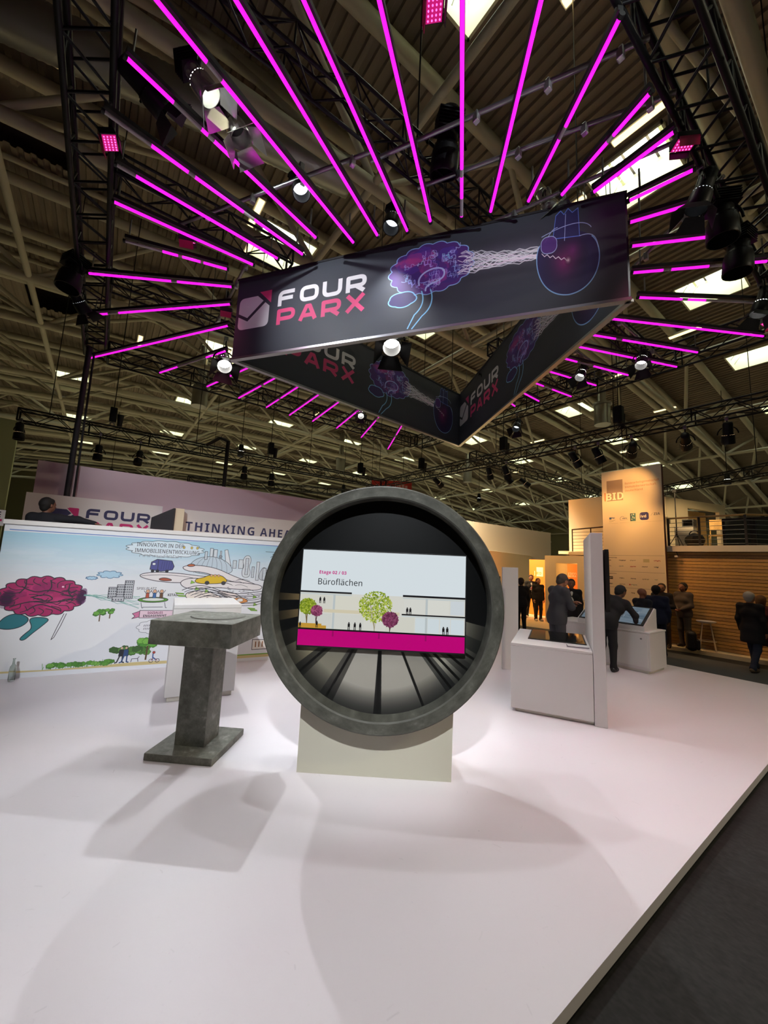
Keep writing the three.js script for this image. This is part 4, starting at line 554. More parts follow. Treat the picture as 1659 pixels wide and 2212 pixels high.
// ------------------------------------------------------------------ round display
const RING = { c: [2.167, -2.9665], turn: -38.15 * D2R };
{
  const pl = thing('display_plinth', 'pale cream plinth with concave top carrying the round display', 'plinth', [RING.c[0], 0, RING.c[1]], RING.turn);
  const s = new THREE.Shape(); s.moveTo(-0.685, 0); s.lineTo(0.685, 0); s.lineTo(0.685, 0.655); const R = 1.083, a0 = Math.atan2(0.655 - 1.5, 0.685), a1 = Math.atan2(0.655 - 1.5, -0.685); for (let i = 0; i <= 24; i++) { const a = a0 + (a1 - a0) * i / 24; s.lineTo(0.01 + R * Math.cos(a), 1.5 + R * Math.sin(a)); } s.lineTo(-0.685, 0.655); s.closePath();
  part(pl, 'body', new THREE.ExtrudeGeometry(s, { depth: 0.5, bevelEnabled: false, curveSegments: 24 }), M.plinth, [0, 0, -0.5]);
  const t = thing('concrete_ring', 'large dark grey concrete pipe ring framing the round display', 'ring display', [RING.c[0], 0, RING.c[1]], RING.turn);
  const b = 0.012, P = [[0.97, 0.2 - b], [0.97 + b, 0.2], [1.08 - b, 0.2], [1.08, 0.2 - b], [1.08, -0.33], [1.08 - b, -0.34], [0.97, -0.34], [0.97, 0.2 - b]].map((p) => new THREE.Vector2(...p));
  const g = new THREE.LatheGeometry(P, 128); { const uv = g.attributes.uv; for (let i = 0; i < uv.count; i++) { const v = uv.getY(i); uv.setXY(i, uv.getX(i) * 5, v * 0.9); } }
  const gg = g.toNonIndexed(); gg.rotateX(Math.PI / 2); gg.computeVertexNormals();
  part(t, 'shell', gg, M.ringConcrete, [0.01, 1.5, 0]);
  const discTex = canvasTex(1024, 1024, (x, w) => {   // printed picture of a dark floor of wide boards running to a far point
    x.fillStyle = '#050607'; x.fillRect(0, 0, w, w); const vx = 512, vy = 490;
    const ray = (a0, a1, r0, r1, c) => { const p = (a, r) => [vx + Math.cos(a) * r, vy + Math.sin(a) * r]; const g = x.createRadialGradient(vx, vy, r0, vx, vy, r1); g.addColorStop(0, 'rgba(0,0,0,0)'); g.addColorStop(0.35, c); g.addColorStop(0.62, c); g.addColorStop(1, 'rgba(0,0,0,0)'); x.fillStyle = g; x.beginPath(); x.moveTo(...p(a0, r0)); x.lineTo(...p(a1, r0)); x.lineTo(...p(a1, r1)); x.lineTo(...p(a0, r1)); x.closePath(); x.fill(); };
    const A = [12, 20, 27, 33, 40, 46, 52, 66, 88, 92, 114, 122, 134, 141, 152, 160]; const C = ['rgba(110,106,92,0.9)', 'rgba(70,70,62,0.9)', 'rgba(130,126,112,0.9)', 'rgba(96,94,86,0.9)', 'rgba(150,146,132,0.95)', 'rgba(70,70,66,0.9)', 'rgba(138,134,124,0.95)', 'rgba(160,156,146,0.95)', 'rgba(26,26,25,0.9)', 'rgba(160,156,146,0.95)', 'rgba(70,68,62,0.9)', 'rgba(122,118,104,0.95)', 'rgba(60,58,50,0.9)', 'rgba(156,146,118,0.9)', 'rgba(52,48,38,0.9)'];
    for (let i = 0; i < A.length - 1; i++) ray(A[i] * D2R, A[i + 1] * D2R, 60, 640, C[i]);
    for (const [a0, a1] of [[166, 171], [177, 181]]) ray(a0 * D2R, a1 * D2R, 60, 640, 'rgba(120,100,66,0.8)');
    for (const a of [30, 36.5, 43, 49, 66, 90, 118, 137]) { x.strokeStyle = 'rgba(2,2,2,0.9)'; x.lineWidth = 12; x.beginPath(); x.moveTo(vx + Math.cos(a * D2R) * 120, vy + Math.sin(a * D2R) * 120); x.lineTo(vx + Math.cos(a * D2R) * 600, vy + Math.sin(a * D2R) * 600); x.stroke(); }
  });
  const dg = new THREE.CylinderGeometry(0.972, 0.972, 0.02, 96).rotateX(Math.PI / 2); { const p = dg.attributes.position, uv = dg.attributes.uv; for (let i = 0; i < uv.count; i++) uv.setXY(i, 0.5 + p.getX(i) / 1.944, 0.5 + p.getY(i) / 1.944); }
  part(t, 'back_disc', dg, std(0xffffff, 0.32, 0, { map: discTex }), [0.01, 1.5, 0]);
  const scr = canvasTex(1216, 704, (x, w, h) => {
    x.fillStyle = '#dfe9ee'; x.fillRect(0, 0, w, h);
    x.fillStyle = '#c8187c'; x.font = 'bold 34px sans-serif'; x.fillText('Etage 02 / 03', 128, 176); x.fillStyle = '#24262a'; x.font = '62px sans-serif'; x.fillText('Büroflächen', 120, 256);
    x.fillStyle = '#dcdcd4'; x.fillRect(0, 318, w, 262); x.fillStyle = '#17171b'; x.fillRect(0, 306, 382, 12); x.fillRect(760, 306, w - 760, 14);
    x.fillStyle = '#c9d2d2'; x.fillRect(0, 322, 382, 10); x.fillRect(760, 324, w - 760, 10);
    for (const [a, b, c] of [[10, 240, '#d9d9cf'], [262, 480, '#dddccf'], [770, 920, '#dcddd6'], [946, 1100, '#dfe0d8'], [1110, 1210, '#d3dbe0']]) { x.fillStyle = c; x.fillRect(a, 336, b - a, 100); }
    for (const [a, b, c] of [[10, 240, '#d4d6d0'], [262, 480, '#d8d9d2'], [640, 850, '#d8d8cd'], [856, 930, '#d5e0e4'], [946, 1030, '#d6e1e6'], [1036, 1110, '#d8e2e6'], [1114, 1210, '#d6e2e8']]) { x.fillStyle = c; x.fillRect(a, 468, b - a, 106); }
    x.fillStyle = '#bfc8ca'; for (const u of [246, 928]) x.fillRect(u, 326, 16, 250); x.fillStyle = '#d8cfb4'; x.fillRect(180, 436, 560, 24); x.fillStyle = '#17171b'; x.fillRect(756, 444, w - 756, 10); x.fillStyle = '#c8d4d6'; x.fillRect(756, 456, w - 756, 8);
    const tree = (cx, cy, r, cs, tr, th) => { x.strokeStyle = tr; x.lineWidth = 5; for (let i = 0; i < 7; i++) { x.beginPath(); x.moveTo(cx, cy + th); x.quadraticCurveTo(cx + (rnd() - 0.5) * 14, cy + r * 0.7, cx + (rnd() - 0.5) * r * 1.7, cy + (rnd() - 0.5) * r); x.lineWidth = 2 + rnd() * 2; x.stroke(); } for (let i = 0; i < 700; i++) { const a = rnd() * 6.28, k = Math.sqrt(rnd()); x.fillStyle = cs[i % cs.length]; x.fillRect(cx + Math.cos(a) * r * k - 4, cy + Math.sin(a) * r * 0.92 * k - 4, 4 + rnd() * 9, 4 + rnd() * 9); } };
    tree(60, 420, 62, ['#93a42a', '#7d9022', '#b2c04a', '#69801c'], '#6b5a34', 150); tree(560, 400, 122, ['#a6b93a', '#8aa02a', '#c3cf62', '#6f8a24'], '#9c9272', 180); tree(128, 450, 40, ['#8a3f62', '#6f2f4e', '#a85a7c'], '#4a2c30', 105); tree(672, 488, 58, ['#7a3558', '#8f4a6c', '#5e2844'], '#42262c', 92);
    x.fillStyle = '#c99a3a'; x.fillRect(0, 556, 205, 22); x.fillRect(0, 544, 170, 14);
    x.fillStyle = '#1b1a1d'; for (const [u, v, s] of [[150, 352, 0.85], [180, 352, 0.85], [795, 400, 0.95], [818, 400, 0.95], [372, 528, 1], [416, 528, 1], [456, 528, 1], [1062, 528, 1.05], [1090, 528, 1.05], [135, 528, 0.9], [12, 540, 0.8]]) { x.beginPath(); x.arc(u, v, 5 * s, 0, 6.3); x.fill(); x.fillRect(u - 8 * s, v + 5 * s, 16 * s, 24 * s); x.fillRect(u - 7 * s, v + 28 * s, 5 * s, 22 * s); x.fillRect(u + 3 * s, v + 28 * s, 5 * s, 22 * s); }
    x.fillStyle = '#141418'; x.fillRect(0, 578, w, 12); x.fillStyle = '#c5007a'; x.fillRect(0, 590, w, 114); x.fillStyle = '#9c0a62'; for (const u of [252, 590, 930]) x.fillRect(u, 592, 12, 40);
  });
  const tv = thing('display_screen', 'wide lit screen showing an office floor section inside the concrete ring', 'screen', [RING.c[0], 0, RING.c[1]], RING.turn);
  part(tv, 'casing', rb(1.54, 0.89, 0.05, 0.006), M.black, [0.012, 1.535, 0.037]);
  part(tv, 'screen_panel', new THREE.BoxGeometry(1.515, 0.865, 0.004), [M.black, M.black, M.black, M.black, std(0x000000, 0.25, 0, { emissive: 0xffffff, emissiveMap: scr, emissiveIntensity: 0.86 }), M.black], [0.012, 1.538, 0.064]);
  const l = new THREE.RectAreaLight(0xdfe9ee, 0.35, 1.5, 0.85); l.position.set(0.012, 1.538, 0.07); l.rotation.y = Math.PI; l.name = 'screen_glow'; tv.add(l);
}
// ------------------------------------------------------------------ concrete lectern
function uvBox(w, h, d, k = 1, r = 0.008) { const g = rb(w, h, d, r), p = g.attributes.position, n = g.attributes.normal, uv = g.attributes.uv; for (let i = 0; i < p.count; i++) { const ax = Math.abs(n.getX(i)), ay = Math.abs(n.getY(i)), az = Math.abs(n.getZ(i)); if (ax > ay && ax > az) uv.setXY(i, p.getZ(i) * k + 0.37, p.getY(i) * k); else if (ay > az) uv.setXY(i, p.getX(i) * k + 0.11, p.getZ(i) * k + 0.53); else uv.setXY(i, p.getX(i) * k, p.getY(i) * k); } return g; }
{
  const t = thing('lectern', 'dark grey concrete-look T-shaped lectern on a square base plate', 'lectern', [0.99, 0, -4.32], -40.6 * D2R);
  part(t, 'base', uvBox(0.65, 0.065, 0.66), M.concrete, [0, 0.0325, 0]); part(t, 'column', uvBox(0.3, 0.97, 0.28), M.concrete, [-0.01, 0.545, 0]); part(t, 'top_slab', uvBox(0.8, 0.225, 0.72), M.concrete, [0.005, 1.1375, 0.0]);
  part(t, 'inlay', new THREE.CylinderGeometry(0.26, 0.27, 0.014, 40), M.concrete, [0.06, 1.254, -0.06]);
}
// ------------------------------------------------------------------ white counters
{
  const t = thing('white_counter', 'white square counter block standing behind the lectern', 'counter', [1.33, 0, -6.1], -7.6 * D2R);
  part(t, 'toe_kick', rb(0.78, 0.06, 0.8), M.warmWhite, [0, 0.03, 0]); part(t, 'body', rb(0.84, 1.1, 0.86, 0.008), M.white, [0, 0.61, 0]); part(t, 'top', rb(0.84, 0.06, 0.86, 0.012), M.whiteSatin, [0, 1.19, 0]);
}
{ // counter with flat touchscreen and upright panel
  const o = [4.656, 0, -3.33], turn = -60.3 * D2R;
  const t = thing('touch_counter', 'white counter with a flat dark touchscreen let into its top', 'counter', o, turn);
  part(t, 'toe_kick', rb(0.93, 0.05, 1.34), M.warmWhite, [0.52, 0.025, -0.71]); part(t, 'body', rb(0.985, 0.8, 1.4, 0.006), M.whiteSatin, [0.4925, 0.445, -0.7]); part(t, 'top', rb(0.985, 0.035, 1.4, 0.006), M.whiteSatin, [0.4925, 0.8625, -0.7]);
  const s = part(t, 'screen_bezel', rb(0.76, 0.012, 0.94, 0.003), M.black, [0.57, 0.884, -0.92]); part(s, 'screen_glass', rb(0.72, 0.003, 0.9, 0.001), std(0x10140f, 0.06, 0, { }), [0, 0.0075, 0]);
  const pn = thing('upright_panel', 'tall slim white panel standing at the end of the touchscreen counter', 'panel', o, turn);
  part(pn, 'panel', rb(0.14, 2.39, 1.42, 0.006), M.white, [1.06, 1.195, -0.71]);
  const tv = thing('side_monitor', 'black monitor mounted on the far face of the slim white panel', 'monitor', o, turn);
  part(tv, 'casing', rb(0.05, 0.8, 1.25, 0.008), M.black, [1.175, 1.78, -0.66]); part(tv, 'screen_glass', rb(0.004, 0.74, 1.18, 0.001), M.blackGloss, [1.203, 1.78, -0.66]); part(tv, 'bracket', rb(0.03, 0.3, 0.3), M.blackMetal, [1.14, 1.78, -0.66]);
  for (let i = 0; i < 3; i++) solo('brochure', rb(0.26, 0.006, 0.15, 0.001), i === 1 ? std(0x6a5a64, 0.6) : M.white, ['white brochure at the bottom of the small pile on the touchscreen counter', 'dark brochure in the middle of the small pile on the touchscreen counter', 'white brochure on top of the small pile on the touchscreen counter'][i], 'brochure', 'brochures on the counter', null, [4.656 + 0.495 * 0.82 + 0.869 * 0.22 + i * 0.01, 0.884 + i * 0.006, -3.33 + 0.869 * 0.82 - 0.495 * 0.22], [0, turn + i * 0.07, 0]);
}
{ // rear counter with the sloping touchscreen
  const t = thing('rear_counter', 'long low white cabinet with locked doors at the far booth edge', 'cabinet', [8.66, 0, -4.05], 0);
  part(t, 'toe_kick', rb(0.74, 0.05, 1.84), M.warmWhite, [0.4, 0.025, 0]); part(t, 'body', rb(0.8, 0.715, 1.92, 0.006), M.white, [0.4, 0.41, 0]); part(t, 'top', rb(0.82, 0.03, 1.94, 0.006), M.whiteSatin, [0.4, 0.765, 0]);
  for (const [z, w] of [[0.5, 0.84], [-0.32, 0.74], [-0.82, 0.2]]) { const d = part(t, 'door', rb(0.018, 0.62, w, 0.003), M.whiteSatin, [-0.008, 0.42, z]); part(d, 'lock', new THREE.CylinderGeometry(0.017, 0.017, 0.02, 12).rotateZ(Math.PI / 2), M.steel, [-0.008, 0.22, w * 0.38]); }
  const d = thing('touch_desk', 'white wedge desk with a lit blue map touchscreen on the rear cabinet', 'touchscreen', [8.68, 0.78, -3.86], 0);
  const s = new THREE.Shape([[0.0, 0], [0.62, 0], [0.62, 0.4], [0.55, 0.42], [0.0, 0.09]].map((p) => new THREE.Vector2(...p)));
  part(d, 'wedge', new THREE.ExtrudeGeometry(s, { depth: 1.3, bevelEnabled: false }), M.white, [0, 0, -0.62]);
  const mp = canvasTex(512, 288, (x) => { x.fillStyle = '#8fa3b4'; x.fillRect(0, 0, 512, 288); for (let i = 0; i < 40; i++) { x.fillStyle = ['#7c93a6', '#a6b8c6', '#9db0bd', '#6f8698'][i % 4]; x.fillRect(rnd() * 480, rnd() * 260, 20 + rnd() * 90, 8 + rnd() * 40); } x.fillStyle = '#6d7680'; x.fillRect(150, 130, 190, 70); x.strokeStyle = '#c4d2dc'; x.lineWidth = 3; for (let i = 0; i < 8; i++) { x.beginPath(); x.moveTo(0, rnd() * 288); x.lineTo(512, rnd() * 288); x.stroke(); } });
  const a = Math.atan2(0.33, 0.55), L = Math.hypot(0.33, 0.55);
  const b = part(d, 'screen_bezel', rb(L * 0.98, 0.014, 1.26, 0.003), M.black, [0.275 - Math.sin(a) * 0.006, 0.255 + Math.cos(a) * 0.006, 0.03], [0, 0, a]);
  const sg = new THREE.BoxGeometry(1.16, 0.004, L * 0.88); const em = std(0x0a0d10, 0.12, 0, { emissive: 0xffffff, emissiveMap: mp, emissiveIntensity: 0.4 });
  part(b, 'lit_screen', sg, [M.black, M.black, em, M.black, M.black, M.black], [0, 0.008, 0], [0, -Math.PI / 2, 0]);
}
solo('white_board', rb(0.3, 1.9, 0.06, 0.005), M.white, 'narrow white panel half hidden behind the right side of the ring', 'panel', null, null, [6.46, 0.95, -4.64], [0, -0.7, 0]);
// ------------------------------------------------------------------ the timber stand across the aisle
{
  const fl = new THREE.Shape([[11.2, 9.6], [12.75, 3.6], [13.0, 0.5], [22, 0.5], [22, 13.4], [11.2, 13.4]].map(([x, z]) => new THREE.Vector2(x, z)));
  solo('stand_floor', new THREE.ExtrudeGeometry(fl, { depth: 0.1, bevelEnabled: false }).rotateX(-Math.PI / 2), std(0xcdbf9c, 0.55), 'pale wooden floor of the stand across the aisle', 'floor', null, 'structure', [0, -0.1, 0]);
  const tw = canvasTex(664, 2040, (x, w, h) => {   // 400 px per metre
    const k = 400, X = (z) => (z + 5.78) * k, Y = (y) => h - y * k; x.fillStyle = '#e6dcc6'; x.fillRect(0, 0, w, h);
    x.fillStyle = '#a08d80'; x.fillRect(X(-5.63), Y(4.8), 0.47 * k, 0.66 * k); x.fillStyle = '#d4651a'; x.fillRect(X(-5.7), Y(4.42), 10, 0.27 * k); x.fillStyle = '#f4eee0'; x.font = 'bold 128px sans-serif'; x.fillText('BID', X(-5.68), Y(4.17));
    x.fillStyle = '#c98a5e'; x.font = '35px sans-serif'; x.save(); ['Bundesarbeitsgemeinschaft', 'Immobilienwirtschaft', 'Deutschland'].forEach((s, i) => x.fillText(s, X(-5.1), Y(4.62 - i * 0.115), 370)); x.restore();
    const y0 = Y(3.55);
    const mark = (px, py, w, h, c) => { x.fillStyle = c; let q = px; while (q < px + w - 2) { const l = 3 + rnd() * 8; x.fillRect(q, py + rnd() * h * 0.25, Math.min(l, px + w - q), h * (0.55 + rnd() * 0.45)); q += l + 2; } };
    x.fillStyle = '#3a5c9a'; x.fillRect(X(-5.58), y0 - 28, 26, 26); mark(X(-5.51), y0 - 26, 40, 20, '#4a64a0'); mark(X(-5.58), y0 + 6, 70, 8, '#a9a288'); mark(X(-5.58), y0 + 22, 50, 8, '#a9a288');
    x.strokeStyle = '#7c8288'; x.lineWidth = 4; x.beginPath(); x.arc(X(-5.2), y0 - 4, 26, 2.6, 5.6); x.stroke(); mark(X(-5.2), y0 - 14, 56, 14, '#7c8288'); x.fillRect(X(-5.27), y0 + 12, 90, 2);
    x.fillStyle = '#4c8088'; x.fillRect(X(-4.98), y0 - 62, 60, 96); x.fillStyle = '#cfe0d0'; for (const [a, b] of [[8, 14], [32, 8], [22, 40], [38, 52], [10, 66]]) { x.beginPath(); x.arc(X(-4.98) + a + 6, y0 - 62 + b + 6, 8, 0, 6.3); x.fill(); } x.fillStyle = '#2c5060'; x.fillRect(X(-4.98), y0 - 62, 12, 96);
    x.fillStyle = '#33357c'; x.beginPath(); x.roundRect(X(-4.72), y0 - 66, 94, 94, 26); x.fill(); x.fillStyle = '#f4eee0'; x.font = 'bold 46px sans-serif'; x.fillText('ivd', X(-4.71), y0 - 2);
    x.fillStyle = '#6a6a6e'; x.font = 'bold 40px sans-serif'; x.fillText('ZIA', X(-4.36), y0 - 24); x.strokeStyle = '#a9a294'; x.lineWidth = 3; x.beginPath(); x.moveTo(X(-4.43), y0 - 20); x.lineTo(X(-4.38), y0 - 52); x.stroke();
    x.fillStyle = '#b8b09c'; for (const z of [-5.6, -5.28, -4.98, -4.7, -4.42]) x.fillRect(X(z), y0 + 48, 110, 2);
    x.fillStyle = '#8a8476'; for (const y of [2.43, 1.94, 1.46]) x.fillRect(X(-5.7), Y(y), 620, 3); mark(X(-5.66), Y(2.37), 105, 9, '#6f6858'); mark(X(-5.66), Y(1.88), 95, 9, '#6f6858');
    const rows = [[2.26, [34, 76, 62, 0, 66]], [2.08, [34, 48, 60, 60, 44]], [1.72, [0, 52, 56, 68, 34]], [1.54, [46, 62, 66, 0, 0]], [1.3, [0, 0, 38, 0, 0]]];
    rows.forEach(([y, a], j) => a.forEach((w2, i) => { const px = X(-5.65 + i * 0.31); if (w2) mark(px, Y(y) - 14, w2, 13, ['#77705f', '#5a5a5c', '#9d9684', '#8a9a90', '#b06060'][(i + j * 2) % 5]); }));
    x.fillStyle = '#c2bd94'; x.fillRect(X(-4.68), Y(2.26) - 26, 64, 38); x.fillStyle = '#2b2a28'; x.fillRect(X(-5.66), Y(1.72) - 24, 52, 34); mark(X(-5.64), Y(1.72) - 14, 40, 12, '#cfc8b8'); x.fillStyle = '#b8322c'; x.beginPath(); x.arc(X(-5.03) - 12, Y(1.54) - 7, 8, 0, 6.3); x.fill();
  });
  const t = thing('sign_tower', 'tall cream tower panel printed with a square logo and rows of small logos', 'sign', [12.9, 0, -4.95]);
  part(t, 'panel', new THREE.BoxGeometry(0.14, 5.1, 1.66), [M.cream, std(0xffffff, 0.6, 0, { map: tw }), M.cream, M.cream, std(0x6b3f34, 0.6), M.cream], [0.07, 2.55, 0]);
  // slatted timber wall
  const woods = [0, 1, 2].map((i) => { const f = fbm(256, [[3, 0.5], [40, 0.4], [128, 0.3]], 50 + i); const tex = toneTex(256, f, (v) => [cl(182 + i * 9 + v * 50), cl(146 + i * 7 + v * 42), cl(96 + v * 30)]); tex.repeat.set(2, 0.2); return std(0xffffff, 0.65, 0, { map: tex }); });
  const sw = thing('slat_wall', 'timber wall of narrow horizontal slats under the balcony', 'wall', [13.2, 0, -2.6]);
  part(sw, 'backing', new THREE.BoxGeometry(0.05, 2.56, 3.2), std(0x2e1f10, 0.8), [0.075, 1.28, 0]);
  const sg = new THREE.BoxGeometry(0.05, 0.073, 3.2); for (let i = 0; i < 30; i++) part(sw, 'slat', sg, woods[(i * 7) % 3], [0.025 + ((i * 13) % 5) * 0.003, 0.045 + i * 0.085, 0]);
  // balcony
  const b = thing('balcony', 'cream balcony floor with white edge above the slatted wall', 'balcony', [13.15, 2.58, 0], 0, null, 'structure');
  part(b, 'slab', new THREE.BoxGeometry(6, 0.12, 3.4), M.cream, [3.0, 0.06, -2.6]); part(b, 'edge', new THREE.BoxGeometry(0.06, 0.16, 3.4), M.warmWhite, [-0.03, 0.06, -2.6]); part(b, 'rear_slab', new THREE.BoxGeometry(3, 0.12, 4.2), M.cream, [3.4, 0.03, -6.4]);
  const r = thing('balcony_railing', 'balcony railing with wooden handrail, dark posts and steel wires', 'railing', [13.2, 2.7, 0]);
  const wood = woods[1]; rod(r, 'handrail', [0.03, 0.82, -4.15], [0.03, 0.82, -2.45], 0.025, wood); rod(r, 'handrail', [0.03, 0.82, -2.45], [1.7, 0.82, -0.95], 0.025, wood);
  for (const [x, z] of [[0.03, -4.12], [0.03, -3.4], [0.03, -2.45], [0.9, -1.67], [1.7, -0.95]]) part(r, 'post', rb(0.05, 0.82, 0.05), M.darkGrey, [x, 0.41, z]);
  for (let i = 0; i < 6; i++) { rod(r, 'wire', [0.03, 0.08 + i * 0.12, -4.12], [0.03, 0.08 + i * 0.12, -2.45], 0.007, M.steel, UNIT_ROD6); rod(r, 'wire', [0.03, 0.08 + i * 0.12, -2.45], [1.7, 0.08 + i * 0.12, -0.95], 0.007, M.steel, UNIT_ROD6); }
  const r2 = thing('stair_railing', 'thin brown railing beside the left edge of the tower', 'railing', [13.6, 2.58, 0]);
  const br = std(0x4a3420, 0.6); rod(r2, 'handrail', [0, 0.78, -7.15], [0, 0.84, -5.9], 0.022, br); for (const z of [-7.15, -6.5, -5.9]) rod(r2, 'post', [0, 0, z], [0, 0.8, z], 0.02, br); for (let i = 0; i < 6; i++) rod(r2, 'wire', [0, 0.1 + i * 0.115, -7.15], [0, 0.1 + i * 0.115, -5.9], 0.007, br, UNIT_ROD6);
  part(r2, 'bracket_slab', new THREE.BoxGeometry(1.6, 0.1, 1.6), M.cream, [0.8, -0.07, -6.5]);
  // upper storey walls
  solo('upper_wall', rb(0.14, 4.8, 1.6, 0.005), M.cream, 'tall cream wall left of the sign tower', 'wall', null, 'structure', [15.5, 2.4, -7.45]);
  const ub = thing('upper_cabin', 'cream upper-storey cabin wall with a tan recess behind the balcony', 'wall', [15.1, 2.7, -4.73], -Math.atan2(0.83, 3.0), null, 'structure');
  part(ub, 'wall_panel', new THREE.BoxGeometry(1.1, 1.8, 0.12), M.cream, [0.55, 0.9, -0.06]); part(ub, 'wall_panel', new THREE.BoxGeometry(0.35, 1.8, 0.12), M.cream, [3.0, 0.9, -0.06]); part(ub, 'lintel', new THREE.BoxGeometry(1.75, 0.28, 0.12), M.cream, [1.97, 1.66, -0.06]); part(ub, 'recess', new THREE.BoxGeometry(1.75, 1.55, 0.1), std(0xa88a58, 0.7), [1.97, 0.76, -0.5]);
  // glazed doors at the balcony end
  const gd = thing('glazed_doors', 'dark framed glass doors at the right end of the balcony', 'door', [13.78, 2.7, -2.72], -Math.PI / 2);
  for (const s of [0, 1]) { const f = part(gd, 'pane', new THREE.BoxGeometry(0.5, 0.66, 0.012), M.glassPane, [s * 0.62, 0.4, 0]); for (const e of [-0.28, 0.28]) part(gd, 'stile', rb(0.06, 0.8, 0.06), M.black, [s * 0.62 + e, 0.4, 0]); for (const e of [0.04, 0.77]) part(gd, 'rail', rb(0.6, 0.06, 0.06), M.black, [s * 0.62, e, 0]); }
  part(gd, 'interior', new THREE.BoxGeometry(1.4, 0.8, 0.04), M.darkGrey, [0.31, 0.41, -0.5]);
  const cab = thing('balcony_cabinet', 'pale cabinet standing on the balcony behind the railing', 'cabinet', [14.1, 2.7, -3.95], 0.1); part(cab, 'body', rb(0.5, 0.62, 0.45), M.warmWhite, [0, 0.31, 0]); part(cab, 'top', rb(0.52, 0.02, 0.47), M.warmWhite, [0, 0.63, 0]); const mo = thing('balcony_monitor', 'small dark box standing on the pale balcony cabinet', 'box', [14.1, 3.34, -3.85]); part(mo, 'case', rb(0.3, 0.22, 0.28), M.darkGrey, [0, 0.11, 0]); part(mo, 'face', rb(0.01, 0.16, 0.22), M.blackGloss, [-0.152, 0.11, 0]);
  for (let i = 0; i < 2; i++) { const c = thing('balcony_chair', ['pale wooden chair on the balcony in front of the recess', 'pale wooden chair on the balcony nearer the glass doors'][i], 'chair', [14.72 + i * 0.1, 2.7, -3.35 + i * 0.5], 1.9 + i, 'balcony chairs'); part(c, 'seat', rb(0.4, 0.03, 0.4), woods[2], [0, 0.42, 0]); part(c, 'backrest', rb(0.4, 0.3, 0.02), woods[2], [0, 0.72, -0.19]); for (const [x, z] of [[-0.18, -0.18], [0.18, -0.18], [-0.18, 0.18], [0.18, 0.18]]) rod(c, 'leg', [x * 1.1, 0, z * 1.1], [x, z < 0 ? 0.6 : 0.42, z], 0.014, woods[2], UNIT_ROD6); }
  const ls = thing('light_stand', 'black tripod stand beside the tower on the balcony', 'stand', [13.5, 2.7, -4.0]); rod(ls, 'pole', [0, 0.3, 0], [0, 1.62, 0], 0.014, M.black); part(ls, 'head', rb(0.1, 0.09, 0.1), M.black, [0, 1.66, 0]); for (const a of [0, 2.1, 4.2]) rod(ls, 'leg', [0, 0.4, 0], [Math.cos(a) * 0.22, 0, Math.sin(a) * 0.22], 0.01, M.black, UNIT_ROD6);
  const bag = thing('dark_duffel', 'dark duffel bag slumped on the balcony at the foot of the stand', 'bag', [13.62, 2.7, -3.62]); { const g = new THREE.SphereGeometry(0.2, 16, 12); const p = g.attributes.position; for (let i = 0; i < p.count; i++) { const k = 1 + 0.09 * Math.sin(p.getX(i) * 30 + p.getY(i) * 18) * Math.cos(p.getZ(i) * 26); p.setXYZ(i, p.getX(i) * k * 0.9, Math.max(-0.19, p.getY(i) * k), p.getZ(i) * k * 1.2); } g.computeVertexNormals(); part(bag, 'body', g, std(0x2c2a26, 0.8), [0, 0.2, 0]); part(bag, 'strap', new THREE.TorusGeometry(0.12, 0.014, 6, 16, Math.PI), M.black, [0, 0.36, 0], [0, Math.PI / 2, 0]); }
  const cl2 = thing('clip_lamp', 'small clip lamp with a white head on the slatted wall', 'lamp', [13.12, 2.42, -3.92]); rod(cl2, 'arm', [0, 0.16, 0], [-0.02, 0.0, 0.04], 0.01, M.black, UNIT_ROD6); rod(cl2, 'cable', [-0.02, 0, 0.04], [0, -0.02, -0.2], 0.006, M.black, UNIT_ROD6); part(cl2, 'head', rb(0.05, 0.05, 0.08, 0.01), M.white, [-0.03, 0.0, 0.0]);
  // portal
  const po = thing('wooden_portal', 'cream wooden portal frame left of the sign tower', 'portal', [13.5, 0, 0]);
  part(po, 'jamb', rb(0.8, 2.42, 0.44, 0.006), M.cream, [0.4, 1.21, -7.95]); part(po, 'jamb', rb(0.8, 2.42, 1.15, 0.006), M.cream, [0.4, 1.21, -6.375]); part(po, 'lintel', rb(0.8, 0.27, 0.8, 0.006), M.cream, [0.4, 2.285, -7.34]); part(po, 'sill', rb(0.8, 0.16, 0.79, 0.006), std(0x6a4a2c, 0.6), [0.4, 0.08, -7.34]);
  const dl = thing('portal_lamp', 'small round downlight under the portal lintel', 'lamp', [14.0, 2.14, -7.1]); part(dl, 'lamp_disc', new THREE.CylinderGeometry(0.07, 0.07, 0.02, 16), M.lensWarm, [0, 0, 0]); { const l = new THREE.PointLight(0xffc070, 0.8, 0, 2); l.position.set(0, -0.05, 0); l.castShadow = true; dl.add(l); }
  // orange walls
  const ot = canvasTex(1024, 1024, (x, w, h) => { x.fillStyle = '#d97412'; x.fillRect(0, 0, w, h); const kx = 1024 / 2.2, ky = 1024 / 2.3, X = (z) => (z + 9.8) * kx, Y = (y) => h - y * ky; x.fillStyle = '#eac9a0'; x.fillRect(X(-9.46), Y(1.98), 0.3 * kx, 0.38 * ky); x.fillStyle = '#d97412'; x.font = 'bold 66px sans-serif'; x.fillText('BID', X(-9.5) + 14, Y(1.68)); x.fillStyle = '#eac9a0'; x.fillRect(X(-9.56), Y(1.82), 12, 0.2 * ky); x.font = '100px sans-serif'; x.fillText('EXPO REAL', X(-9.03), Y(1.66), 560); x.fillText('2022', X(-8.03), Y(1.66), 130); });
